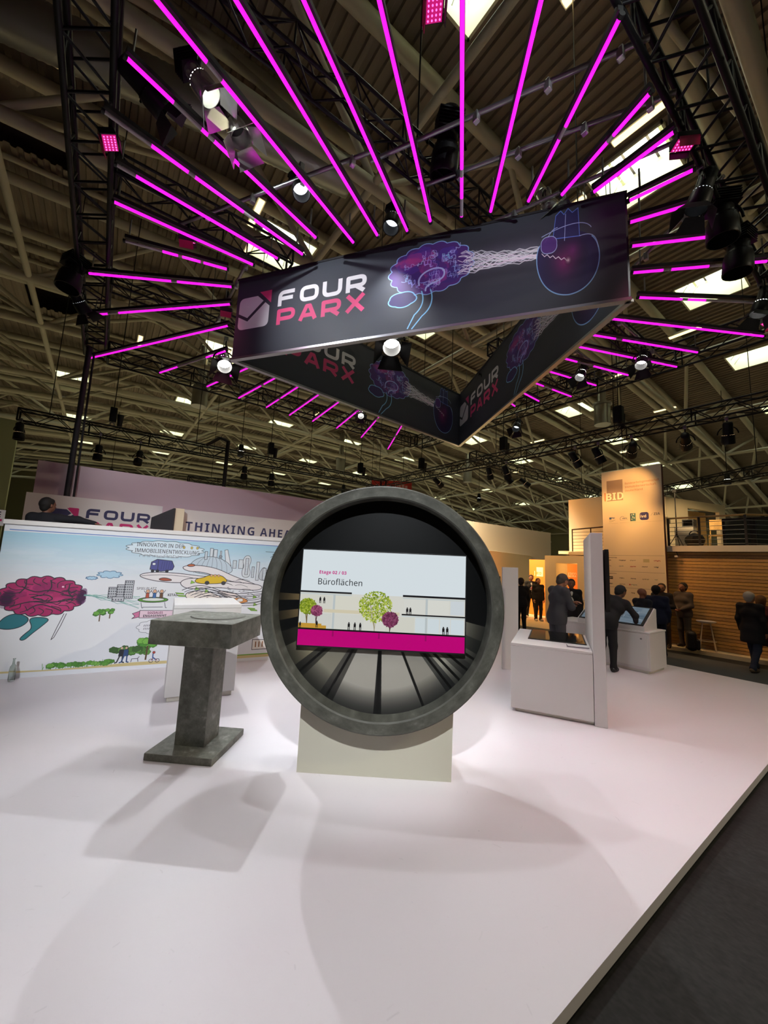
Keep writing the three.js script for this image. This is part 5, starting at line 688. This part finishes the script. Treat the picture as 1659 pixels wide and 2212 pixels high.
  solo('orange_wall', new THREE.BoxGeometry(0.1, 2.3, 2.2), [M.orange, std(0xffffff, 0.6, 0, { map: ot }), M.orange, M.orange, M.orange, M.orange], 'orange wall with white lettering seen through the portal', 'wall', null, null, [15.05, 1.15, -8.7]);
  solo('beige_wall', rb(5.6, 2.6, 0.12, 0.005), M.beige, 'plain beige partition behind the standing visitors', 'wall', null, 'structure', [16.0, 1.3, -11.4], [0, 0.27, 0]);
  solo('grey_wall', rb(12.2, 1.9, 0.12, 0.005), M.greyWall, 'large grey fascia above the beige partition', 'wall', null, 'structure', [14.6, 3.05, -12.2], [0, 0, 0]);
  solo('fascia_support', rb(12.0, 2.2, 0.1, 0.005), M.greyWall, 'lower wall carrying the grey fascia', 'wall', null, 'structure', [14.6, 1.02, -12.5]);
  const wm = thing('wall_monitor', 'dark wall monitor left of the black-suited man', 'monitor', [14.0, 1.3, -10.68], 0.27 - Math.PI / 2 + Math.PI / 2); part(wm, 'casing', rb(0.5, 0.44, 0.05), M.black); part(wm, 'screen_glass', rb(0.46, 0.4, 0.004, 0.001), M.blackGloss, [0, 0, 0.027]);
  // bar stool
  const st = thing('bar_stool', 'white bar stool with thin pale legs before the slatted wall', 'stool', [12.93, 0, -3.3], 0.3);
  { const pr = [[0, 0.7], [0.12, 0.695], [0.19, 0.715], [0.215, 0.745], [0.205, 0.75], [0.18, 0.735], [0, 0.725]].map((p) => new THREE.Vector2(...p)); const g = new THREE.LatheGeometry(pr, 24); part(st, 'seat', g, M.whiteSatin); for (const a of [0.8, 2.35, 3.95, 5.5]) rod(st, 'leg', [Math.cos(a) * 0.11, 0.7, Math.sin(a) * 0.11], [Math.cos(a) * 0.23, 0, Math.sin(a) * 0.23], 0.012, M.cream, UNIT_ROD6); part(st, 'foot_ring', new THREE.TorusGeometry(0.185, 0.008, 6, 24).rotateX(Math.PI / 2), M.cream, [0, 0.25, 0]); }
  const bp = thing('backpack', 'black backpack standing on the floor between the men by the slatted wall', 'backpack', [12.5, 0, -3.52], 0.4);
  part(bp, 'body', rb(0.34, 0.5, 0.22, 0.09), M.black, [0, 0.25, 0]); part(bp, 'front_pocket', rb(0.26, 0.26, 0.1, 0.045), M.rubber, [0, 0.17, 0.12]); part(bp, 'handle', new THREE.TorusGeometry(0.05, 0.012, 6, 12, Math.PI), M.rubber, [0, 0.49, 0]);
  const ch = thing('white_chair', 'white slatted high chair behind the ring by the beige partition', 'chair', [12.0, 0, -9.0], 0.6); part(ch, 'seat', rb(0.42, 0.03, 0.42), M.whiteSatin, [0, 0.62, 0]); part(ch, 'backrest', rb(0.42, 0.3, 0.03), M.whiteSatin, [0, 0.8, -0.2]); for (const [x, z] of [[-0.19, -0.19], [0.19, -0.19], [-0.19, 0.19], [0.19, 0.19]]) rod(ch, 'leg', [x * 1.15, 0, z * 1.15], [x, 0.62, z], 0.016, M.whiteSatin, UNIT_ROD6);
  const tb = thing('high_table', 'white high table with small dark things behind the lit touchscreen', 'table', [11.9, 0, -5.55], 0); part(tb, 'top', rb(0.6, 0.03, 1.0), M.warmWhite, [0, 1.05, 0]); for (const [x, z] of [[-0.25, -0.45], [0.25, -0.45], [-0.25, 0.45], [0.25, 0.45]]) rod(tb, 'leg', [x, 0, z], [x, 1.04, z], 0.016, M.warmWhite); 
  const cm = thing('small_camera', 'small black camera lying on the white high table', 'camera', [11.85, 1.065, -5.3]); part(cm, 'body', rb(0.08, 0.09, 0.14, 0.01), M.black, [0, 0.045, 0]); part(cm, 'lens', new THREE.CylinderGeometry(0.03, 0.03, 0.07, 14).rotateZ(Math.PI / 2), M.blackGloss, [-0.06, 0.045, 0]);
  const ban = canvasTex(512, 128, (x) => { x.fillStyle = '#b5281e'; x.fillRect(0, 0, 512, 128); x.fillStyle = '#d09a90'; for (const [a, b, w2] of [[30, 60, 12], [56, 44, 30], [96, 52, 26], [300, 30, 12], [326, 30, 10], [344, 46, 30], [384, 40, 34], [428, 50, 30]]) x.fillRect(a, b, w2, 40); });
  const rs = thing('red_sign', 'red hanging hall sign peeping over the top of the ring', 'sign', [12.5, 6.05, -16.6], -38 * D2R); part(rs, 'panel', new THREE.BoxGeometry(2.2, 0.62, 0.06), [M.redFace, M.redFace, M.redFace, M.redFace, std(0xffffff, 0.6, 0, { map: ban }), M.redFace]); for (const s of [-0.9, 0.9]) rod(rs, 'wire', [s, 0.3, 0], [s, 7.9, 0], 0.008, M.steel, UNIT_ROD6);
}
// ------------------------------------------------------------------ people
function surfaceNets(field, nx, ny, nz, ox, oy, oz, cell) {   // field > 0 outside; returns a smooth indexed mesh of its zero surface
  const idx = new Int32Array(nx * ny * nz).fill(-1), pos = [], tri = [], F = (i, j, k) => field[i + nx * (j + ny * k)];
  const C = [[0, 0, 0], [1, 0, 0], [0, 1, 0], [1, 1, 0], [0, 0, 1], [1, 0, 1], [0, 1, 1], [1, 1, 1]], E = [[0, 1], [2, 3], [4, 5], [6, 7], [0, 2], [1, 3], [4, 6], [5, 7], [0, 4], [1, 5], [2, 6], [3, 7]], v = new Float64Array(8);
  for (let k = 0; k < nz - 1; k++) for (let j = 0; j < ny - 1; j++) for (let i = 0; i < nx - 1; i++) {
    let m = 0; for (let c = 0; c < 8; c++) { v[c] = F(i + C[c][0], j + C[c][1], k + C[c][2]); if (v[c] < 0) m |= 1 << c; }
    if (m === 0 || m === 255) continue;
    let x = 0, y = 0, z = 0, n = 0; for (const [a, b] of E) { if ((v[a] < 0) === (v[b] < 0)) continue; const t = v[a] / (v[a] - v[b]); x += C[a][0] + t * (C[b][0] - C[a][0]); y += C[a][1] + t * (C[b][1] - C[a][1]); z += C[a][2] + t * (C[b][2] - C[a][2]); n++; }
    idx[i + nx * (j + ny * k)] = pos.length / 3; pos.push(ox + (i + x / n) * cell, oy + (j + y / n) * cell, oz + (k + z / n) * cell);
  }
  const q = (a, b, c, d, f) => { if (a < 0 || b < 0 || c < 0 || d < 0) return; if (f) tri.push(a, b, c, a, c, d); else tri.push(a, c, b, a, d, c); }, I = (i, j, k) => idx[i + nx * (j + ny * k)];
  for (let k = 1; k < nz - 1; k++) for (let j = 1; j < ny - 1; j++) for (let i = 1; i < nx - 1; i++) {
    const s = F(i, j, k) < 0;
    if (s !== F(i + 1, j, k) < 0) q(I(i, j - 1, k - 1), I(i, j, k - 1), I(i, j, k), I(i, j - 1, k), s);
    if (s !== F(i, j + 1, k) < 0) q(I(i - 1, j, k - 1), I(i - 1, j, k), I(i, j, k), I(i, j, k - 1), s);
    if (s !== F(i, j, k + 1) < 0) q(I(i - 1, j - 1, k), I(i, j - 1, k), I(i, j, k), I(i - 1, j, k), s);
  }
  const g = new THREE.BufferGeometry(); g.setAttribute('position', new THREE.Float32BufferAttribute(pos, 3)); g.setIndex(tri); g.computeVertexNormals(); return g;
}
function meshBones(bones, cell, k, cut) {   // bones: [a, b, ra, rb]; cut(p) may carve
  let lo = [9, 9, 9], hi = [-9, -9, -9]; for (const [a, b, ra, rb2] of bones) for (let c = 0; c < 3; c++) { lo[c] = Math.min(lo[c], a[c] - ra, b[c] - rb2); hi[c] = Math.max(hi[c], a[c] + ra, b[c] + rb2); }
  const pad = cell * 3; lo = lo.map((v) => v - pad); hi = hi.map((v) => v + pad); const n = [0, 1, 2].map((c) => Math.ceil((hi[c] - lo[c]) / cell) + 1), f = new Float32Array(n[0] * n[1] * n[2]).fill(1);
  for (const [a, b, ra, rb2] of bones) {
    const R = Math.max(ra, rb2) + k + cell * 2, s = [0, 1, 2].map((c) => Math.max(0, Math.floor((Math.min(a[c], b[c]) - R - lo[c]) / cell))), e = [0, 1, 2].map((c) => Math.min(n[c] - 1, Math.ceil((Math.max(a[c], b[c]) + R - lo[c]) / cell)));
    const dx = b[0] - a[0], dy = b[1] - a[1], dz = b[2] - a[2], L = dx * dx + dy * dy + dz * dz || 1e-9;
    for (let z = s[2]; z <= e[2]; z++) for (let y = s[1]; y <= e[1]; y++) for (let x = s[0]; x <= e[0]; x++) {
      const px = lo[0] + x * cell - a[0], py = lo[1] + y * cell - a[1], pz = lo[2] + z * cell - a[2]; let t = (px * dx + py * dy + pz * dz) / L; t = t < 0 ? 0 : t > 1 ? 1 : t;
      const qx = px - dx * t, qy = py - dy * t, qz = pz - dz * t, d = Math.sqrt(qx * qx + qy * qy + qz * qz) - (ra + (rb2 - ra) * t), o = x + n[0] * (y + n[1] * z), w = f[o], h = Math.max(k - Math.abs(w - d), 0) / k; f[o] = Math.min(w, d) - h * h * k * 0.25;
    }
  }
  if (cut) for (let z = 0; z < n[2]; z++) for (let y = 0; y < n[1]; y++) for (let x = 0; x < n[0]; x++) { const o = x + n[0] * (y + n[1] * z); f[o] = Math.max(f[o], cut(lo[0] + x * cell, lo[1] + y * cell, lo[2] + z * cell)); }
  return surfaceNets(f, ...n, ...lo, cell);
}
const add3 = (a, b) => [a[0] + b[0], a[1] + b[1], a[2] + b[2]], mul3 = (a, s) => [a[0] * s, a[1] * s, a[2] * s], sub3 = (a, b) => [a[0] - b[0], a[1] - b[1], a[2] - b[2]], unit3 = (a) => mul3(a, 1 / (Math.hypot(...a) || 1)), cross3 = (a, b) => [a[1] * b[2] - a[2] * b[1], a[2] * b[0] - a[0] * b[2], a[0] * b[1] - a[1] * b[0]], mix3 = (a, b, t) => add3(mul3(a, 1 - t), mul3(b, t));
const clothes = new Map(); const cloth = (c, r = 0.85) => { const k = c + '/' + r; if (!clothes.has(k)) clothes.set(k, std(c, r)); return clothes.get(k); };
function handBones(wrist, dir, side, inward) {   // palm, four fingers and a thumb, slightly curled
  const d = unit3(dir), s = unit3(sub3(side, mul3(d, side[0] * d[0] + side[1] * d[1] + side[2] * d[2]))), n = cross3(d, s), nn = (n[0] * inward[0] + n[1] * inward[1] + n[2] * inward[2]) < 0 ? mul3(n, -1) : n, B = [];
  const P = (a, b, c) => add3(wrist, add3(mul3(d, a), add3(mul3(s, b), mul3(nn, c))));
  for (const b of [-0.026, -0.009, 0.009, 0.026]) B.push([P(0.0, b * 0.7, 0), P(0.075, b, 0), 0.017, 0.0135]);
  [[-0.029, 0.068], [-0.0098, 0.08], [0.0098, 0.076], [0.029, 0.058]].forEach(([b, l]) => { const k0 = P(0.082, b, 0), k1 = P(0.082 + l * 0.5, b * 1.05, 0.014), k2 = P(0.082 + l * 0.82, b * 1.05, 0.04); B.push([k0, k1, 0.0095, 0.0088], [k1, k2, 0.0086, 0.0074]); });
  B.push([P(0.02, -0.028, 0.006), P(0.055, -0.055, 0.022), 0.014, 0.0105], [P(0.055, -0.055, 0.022), P(0.085, -0.058, 0.036), 0.0102, 0.0085]); return B;
}
function person(label, p, turn, o = {}) {
  const H = (o.height || 1.75) / 1.75, g = thing('person', label, 'person', p, turn, o.group); g.scale.setScalar(H);
  const lean = (o.lean || 0), tw = o.side || 0, piv = [0, 0.95, 0], up = (q) => { const y = q[1] - piv[1], z = q[2], c = Math.cos(lean), s = Math.sin(lean); const Y = y * c - z * s, Z = y * s + z * c, c2 = Math.cos(tw), s2 = Math.sin(tw); return [q[0] * c2 + Y * s2, piv[1] - q[0] * s2 + Y * c2, Z]; };
  const L = o.legs || {}, hipL = [0.088, 0.92, 0], hipR = [-0.088, 0.92, 0], kL = L.kL || [0.098, 0.49, 0.02], kR = L.kR || [-0.098, 0.49, 0.02], aL = L.aL || [0.105, 0.085, -0.02], aR = L.aR || [-0.105, 0.085, -0.02];
  const sL = up([0.178, 1.415, -0.015]), sR = up([-0.178, 1.415, -0.015]), A = o.arms || {}, eL = A.eL || up([0.225, 1.13, -0.04]), eR = A.eR || up([-0.225, 1.13, -0.04]), wL = A.wL || up([0.225, 0.885, 0.03]), wR = A.wR || up([-0.225, 0.885, 0.03]);
  const neck = up([0, 1.44, -0.02]), hy = o.headYaw || 0, hp = o.headPitch || 0; const hd = (q) => { let [x, y, z] = q; const c = Math.cos(hp), s = Math.sin(hp), y1 = y * c - z * s, z1 = y * s + z * c, c2 = Math.cos(hy), s2 = Math.sin(hy); return add3(up([0, 1.5, -0.012]), [x * c2 + z1 * s2, y1, -x * s2 + z1 * c2]); };
  const pel = [0, 0.95, 0], wst = up([0, 1.1, 0.005]);
  const torso = (e) => [[[0.07, 0.93, -0.01], [-0.07, 0.93, -0.01], 0.115 + e, 0.115 + e], [pel, wst, 0.125 + e, 0.12 + e], [up([0.055, 1.1, 0.01]), up([-0.055, 1.1, 0.01]), 0.115 + e, 0.115 + e], [up([0.075, 1.27, 0.0]), up([-0.075, 1.27, 0.0]), 0.122 + e, 0.122 + e], [sL, sR, 0.062 + e, 0.062 + e], [up([0, 1.36, -0.02]), neck, 0.1 + e, 0.062 + e]];
  const armB = (e) => [[sL, eL, 0.054 + e, 0.042 + e], [eL, wL, 0.043 + e, 0.03 + e], [sR, eR, 0.054 + e, 0.042 + e], [eR, wR, 0.043 + e, 0.03 + e]];
  const legB = (e) => [[hipL, kL, 0.083 + e, 0.058 + e], [kL, aL, 0.056 + e, 0.038 + e], [hipR, kR, 0.083 + e, 0.058 + e], [kR, aR, 0.056 + e, 0.038 + e]];
  const tL = L.tL || add3(aL, [0.02, -0.05, 0.15]), tR = L.tR || add3(aR, [-0.02, -0.05, 0.15]);
  const dL = unit3(sub3(wL, eL)), dR = unit3(sub3(wR, eR)), skin = cloth(o.skin || 0xb98a72, 0.6);
  const head = [[hd([0, 0.155, -0.012]), hd([0, 0.15, 0.022]), 0.088, 0.082], [hd([0, 0.1, 0.035]), hd([0, 0.055, 0.05]), 0.064, 0.046], [hd([0.03, 0.09, 0.045]), hd([-0.03, 0.09, 0.045]), 0.046, 0.046], [hd([0, 0.125, 0.096]), hd([0, 0.098, 0.118]), 0.011, 0.015], [hd([0.03, 0.14, 0.088]), hd([-0.03, 0.14, 0.088]), 0.016, 0.016], [hd([0.018, 0.068, 0.09]), hd([-0.018, 0.068, 0.09]), 0.012, 0.012], [hd([0.087, 0.13, 0.0]), hd([0.09, 0.1, 0.004]), 0.016, 0.012], [hd([-0.087, 0.13, 0.0]), hd([-0.09, 0.1, 0.004]), 0.016, 0.012], [neck, hd([0, 0.06, 0.0]), 0.056, 0.052]];
  const core = meshBones([...torso(-0.012), ...armB(-0.008), ...legB(-0.008), [aL, tL, 0.034, 0.026], [aR, tR, 0.034, 0.026]], 0.02, 0.05), hg = meshBones(head, 0.008, 0.022), hands = meshBones([...handBones(add3(wL, mul3(dL, 0.012)), dL, o.sideL || [0, 0, -1], o.inL || [-1, 0, 0]), [eL, wL, 0.03, 0.024]], 0.006, 0.008), hands2 = meshBones([...handBones(add3(wR, mul3(dR, 0.012)), dR, o.sideR || [0, 0, -1], o.inR || [1, 0, 0]), [eR, wR, 0.03, 0.024]], 0.006, 0.008);
  part(g, 'body', mergeGeometries([core, hg, hands, hands2]), skin);
  for (const s of [-1, 1]) { const e = part(g, 'eye', new THREE.SphereGeometry(0.0105, 8, 6), cloth(0x2a211d, 0.3)); e.position.set(...hd([s * 0.031, 0.128, 0.094])); }
  if (o.hair !== undefined) { const c0 = hd([0, 0.155, -0.014]), f = unit3(sub3(hd([0, 0.155, 1]), hd([0, 0.155, 0]))), u = unit3(sub3(hd([0, 1, 0]), hd([0, 0, 0]))), long = o.hairLong; const B = [[hd([0, 0.162, -0.016]), hd([0, 0.158, 0.018]), 0.1, 0.09], [hd([0, 0.12, -0.026]), hd([0, 0.085, -0.03]), 0.09, 0.074]]; if (long) B.push([hd([0.05, 0.1, -0.03]), hd([0.055, -0.03, -0.03]), 0.055, 0.045], [hd([-0.05, 0.1, -0.03]), hd([-0.055, -0.03, -0.03]), 0.055, 0.045], [hd([0, 0.08, -0.05]), hd([0, -0.05, -0.045]), 0.07, 0.05]); const cu = o.hairCut ?? 0.045; part(g, 'hair', meshBones(B, 0.009, 0.03, (x, y, z) => { const q = [x - c0[0], y - c0[1], z - c0[2]], zz = q[0] * f[0] + q[1] * f[1] + q[2] * f[2], yy = q[0] * u[0] + q[1] * u[1] + q[2] * u[2]; return zz * 0.86 - yy * 0.5 - cu; }), cloth(o.hair, 0.75)); }
  const jk = cloth(o.jacket || 0x17181d), hem = o.hem ?? 0.8;
  if (o.top !== 'none') { const fl = o.flare || 0.0; part(g, 'jacket', meshBones([...torso(0.016), ...armB(0.014), [[0.068, hem + 0.06, -0.005], [0.068, 0.98, -0.005], 0.125 + fl, 0.125], [[-0.068, hem + 0.06, -0.005], [-0.068, 0.98, -0.005], 0.125 + fl, 0.125], [[0, hem + 0.06, -0.01], [0, 0.98, -0.01], 0.12 + fl, 0.12]], 0.0165, 0.045, (x, y, z) => hem - y), jk); }
  part(g, 'collar', new THREE.TorusGeometry(0.066, 0.013, 6, 20).rotateX(Math.PI / 2 + lean + 0.25), cloth(o.shirt || 0xd8d6d0, 0.7)).position.set(...add3(neck, [0, 0.012, 0.006]));
  if (o.shirtFront) part(g, 'shirt', meshBones([[up([0, 1.4, 0.075]), up([0, 1.2, 0.118]), 0.034, 0.04], [up([0, 1.2, 0.118]), up([0, 0.98, 0.12]), 0.04, 0.034]], 0.011, 0.03), cloth(o.shirt || 0xd8d6d0, 0.7));
  if (o.legsBare) part(g, 'skirt', meshBones([[[0.07, 0.92, 0], [0.08, 0.62, 0.01], 0.12, 0.12], [[-0.07, 0.92, 0], [-0.08, 0.62, 0.01], 0.12, 0.12]], 0.018, 0.06), cloth(o.trousers || 0x1b1c22)); else part(g, 'trousers', meshBones([[[0.06, 0.96, -0.005], [-0.06, 0.96, -0.005], 0.122, 0.122], ...legB(0.016), [aL, add3(aL, [0, -0.02, 0.0]), 0.058, 0.058], [aR, add3(aR, [0, -0.02, 0.0]), 0.058, 0.058]], 0.0165, 0.04), cloth(o.trousers || 0x17181d));
  for (const [a, t] of [[aL, tL], [aR, tR]]) part(g, 'shoe', meshBones([[add3(a, [0, -0.035, -0.045]), add3(t, [0, 0.004, -0.02]), 0.044, 0.036], [add3(a, [0, -0.03, 0]), add3(t, [0, 0.006, -0.05]), 0.05, 0.038]], 0.011, 0.03), cloth(o.shoes || 0x101010, 0.45));
  return g;
}
{
  const crossed = { eL: [0.25, 1.12, 0.02], wL: [0.06, 1.12, 0.2], eR: [-0.25, 1.12, 0.03], wR: [-0.02, 1.2, 0.2] };
  person('person in a dark suit seen from behind above the mural wall, arm stretched sideways', [-0.78, 0.96, -8.42], Math.PI * 0.92, { height: 1.74, skin: 0x7a5140, hair: 0x120e0c, jacket: 0x15161d, trousers: 0x15161d, headYaw: -0.7, arms: { eR: [-0.43, 1.42, 0.02], wR: [-0.68, 1.37, -0.02] }, shirt: 0x15161d });
  person('person in a grey suit with bowed head looking down beside the rear counter', [7.35, 0, -4.2], 66 * D2R, { height: 1.84, skin: 0xa8745a, hair: 0x4a4038, jacket: 0x3a3a3f, trousers: 0x3c3c41, headPitch: 0.62, headYaw: 0.1, lean: 0.12, arms: { eL: [0.22, 1.14, 0.16], wL: [0.02, 1.2, 0.34], eR: [-0.24, 1.14, 0.13], wR: [-0.03, 1.12, 0.32] } });
  person('person in a dark jacket and white shirt facing out behind the grey-suited one', [9.75, 0, -5.18], -58 * D2R, { height: 1.68, skin: 0x8d6048, hair: 0x211813, jacket: 0x17161a, shirtFront: true, arms: { eR: [-0.24, 1.14, 0.04], wR: [-0.14, 1.05, 0.22] } });
  person('person in black bending over the lit touchscreen behind the slim white panel', [8.2, 0, -3.66], 98 * D2R, { height: 1.74, skin: 0x6a4634, hair: 0x14100e, jacket: 0x0e0e11, trousers: 0x0f0f12, lean: 0.5, side: -0.3, headPitch: 0.6, headYaw: -0.5, arms: { eR: [-0.44, 1.08, 0.24], wR: [-0.4, 0.95, 0.44], eL: [0.12, 1.04, 0.22], wL: [0.08, 0.98, 0.45] }, shirt: 0x0e0e11 });
  person('person in black seen from behind at the aisle edge right of the ring', [10.8, -0.1, -7.35], 150 * D2R, { height: 1.7, skin: 0x9a6a52, hair: 0x2c211b, jacket: 0x0d0d10, trousers: 0x0c0c0f, headYaw: -0.8, shirt: 0x0d0d10 });
  person('person with open dark jacket over white shirt standing by the orange wall', [13.9, 0, -9.0], -50 * D2R, { height: 1.66, skin: 0x93664f, hair: 0x1c1512, jacket: 0x16161b, trousers: 0x15151a, shirtFront: true, arms: { eL: [0.25, 1.13, 0.06], wL: [0.06, 1.16, 0.2], eR: [-0.25, 1.13, 0.06], wR: [-0.06, 1.16, 0.2] }, shoes: 0xb9b2a4, legs: { aL: [0.17, 0.085, -0.02], aR: [-0.17, 0.085, -0.02], kL: [0.14, 0.49, 0.02], kR: [-0.14, 0.49, 0.02] } });
  person('person in a long dark dress half hidden by the portal frame', [13.35, 0, -8.35], -30 * D2R, { height: 1.56, skin: 0xa97a62, hair: 0x3a2a20, hairLong: true, jacket: 0x1a1a1f, trousers: 0x17171b, shoes: 0xc9c3b6, shirt: 0x1a1a1f });
  person('person with reddish head partly hidden behind the black-suited one', [12.46, 0, -8.7], 20 * D2R, { height: 1.6, skin: 0xa8584a, hair: 0x7a2c20, jacket: 0x5c1c1c, trousers: 0x2a2a2e });
  person('person in white shirt at the edge of the ring by the high chair', [11.5, 0, -8.45], -70 * D2R, { height: 1.5, skin: 0xa87a64, hair: 0x2a2019, jacket: 0xb9b6ae, trousers: 0x2b2d36, arms: crossed });
  person('bald person in a navy suit with white collar behind the lit touchscreen', [10.34, -0.1, -3.8], 66 * D2R, { height: 1.66, skin: 0x9a6450, jacket: 0x15192a, trousers: 0x15192a, arms: { eL: [0.24, 1.14, 0.08], wL: [0.1, 1.05, 0.26] }, shirt: 0xe2e0da });
  person('broad person in a blue suit seen from behind at the foot of the tower', [11.3, -0.1, -3.84], 112 * D2R, { height: 1.72, skin: 0x6a4838, hair: 0x14100e, jacket: 0x1c2542, trousers: 0x161c34, headYaw: -0.5 });
  person('person in dark top and brown trousers beside the blue-suited one', [12.28, 0, -4.05], -80 * D2R, { height: 1.66, skin: 0x9a6c50, hair: 0x33241a, jacket: 0x1c1614, trousers: 0x3c2c1c, arms: crossed, shirt: 0x1c1614 });
  person('slim person in a grey-brown suit in profile before the slatted wall', [12.9, 0, -3.76], -112 * D2R, { height: 1.7, skin: 0x8a5c44, hair: 0x1a1310, jacket: 0x4a423e, trousers: 0x46403c, arms: { eL: [0.23, 1.13, 0.02], wL: [0.08, 1.02, 0.19], eR: [-0.23, 1.13, 0.02], wR: [-0.06, 1.02, 0.19] } });
  person('grey-haired person in a black coat with white collar walking to the right', [11.75, -0.1, -2.2], 76 * D2R, { height: 1.7, skin: 0xa5745c, hair: 0xa8a49c, jacket: 0x0d0d11, trousers: 0x1c2438, flare: 0.03, hem: 0.62, headYaw: -0.2, legs: { kL: [0.09, 0.5, 0.16], aL: [0.09, 0.085, 0.22], kR: [-0.09, 0.48, -0.06], aR: [-0.09, 0.1, -0.28] }, shoes: 0x5a4a38 });
  person('brown-haired person in a dark red coat walking behind the grey-haired one', [12.5, -0.1, -2.14], 76 * D2R, { height: 1.62, skin: 0xa5745c, hair: 0x5c3f22, hairLong: true, jacket: 0x4a1216, trousers: 0x3a1014, legsBare: true, flare: 0.03, hem: 0.66, legs: { kL: [0.09, 0.5, -0.04], aL: [0.09, 0.1, -0.26], kR: [-0.09, 0.5, 0.15], aR: [-0.09, 0.085, 0.2] }, shoes: 0x2a1a14 });
  const cup = thing('red_cup', 'small red cup held by the person in the open dark jacket', 'cup', [13.72, 1.1, -8.85]); part(cup, 'cup', new THREE.LatheGeometry([[0, 0], [0.03, 0], [0.04, 0.1], [0.036, 0.1], [0.027, 0.006], [0, 0.006]].map((q) => new THREE.Vector2(...q)), 16), std(0xc02a20, 0.5)); part(cup, 'rim', new THREE.TorusGeometry(0.038, 0.003, 5, 16).rotateX(Math.PI / 2), std(0xe0c8c0, 0.5), [0, 0.1, 0]);
}

// ------------------------------------------------------------------ finish
scene.traverse((o) => { if (o.isMesh) { o.castShadow = true; o.receiveShadow = true; } });
renderer.render(scene, camera);
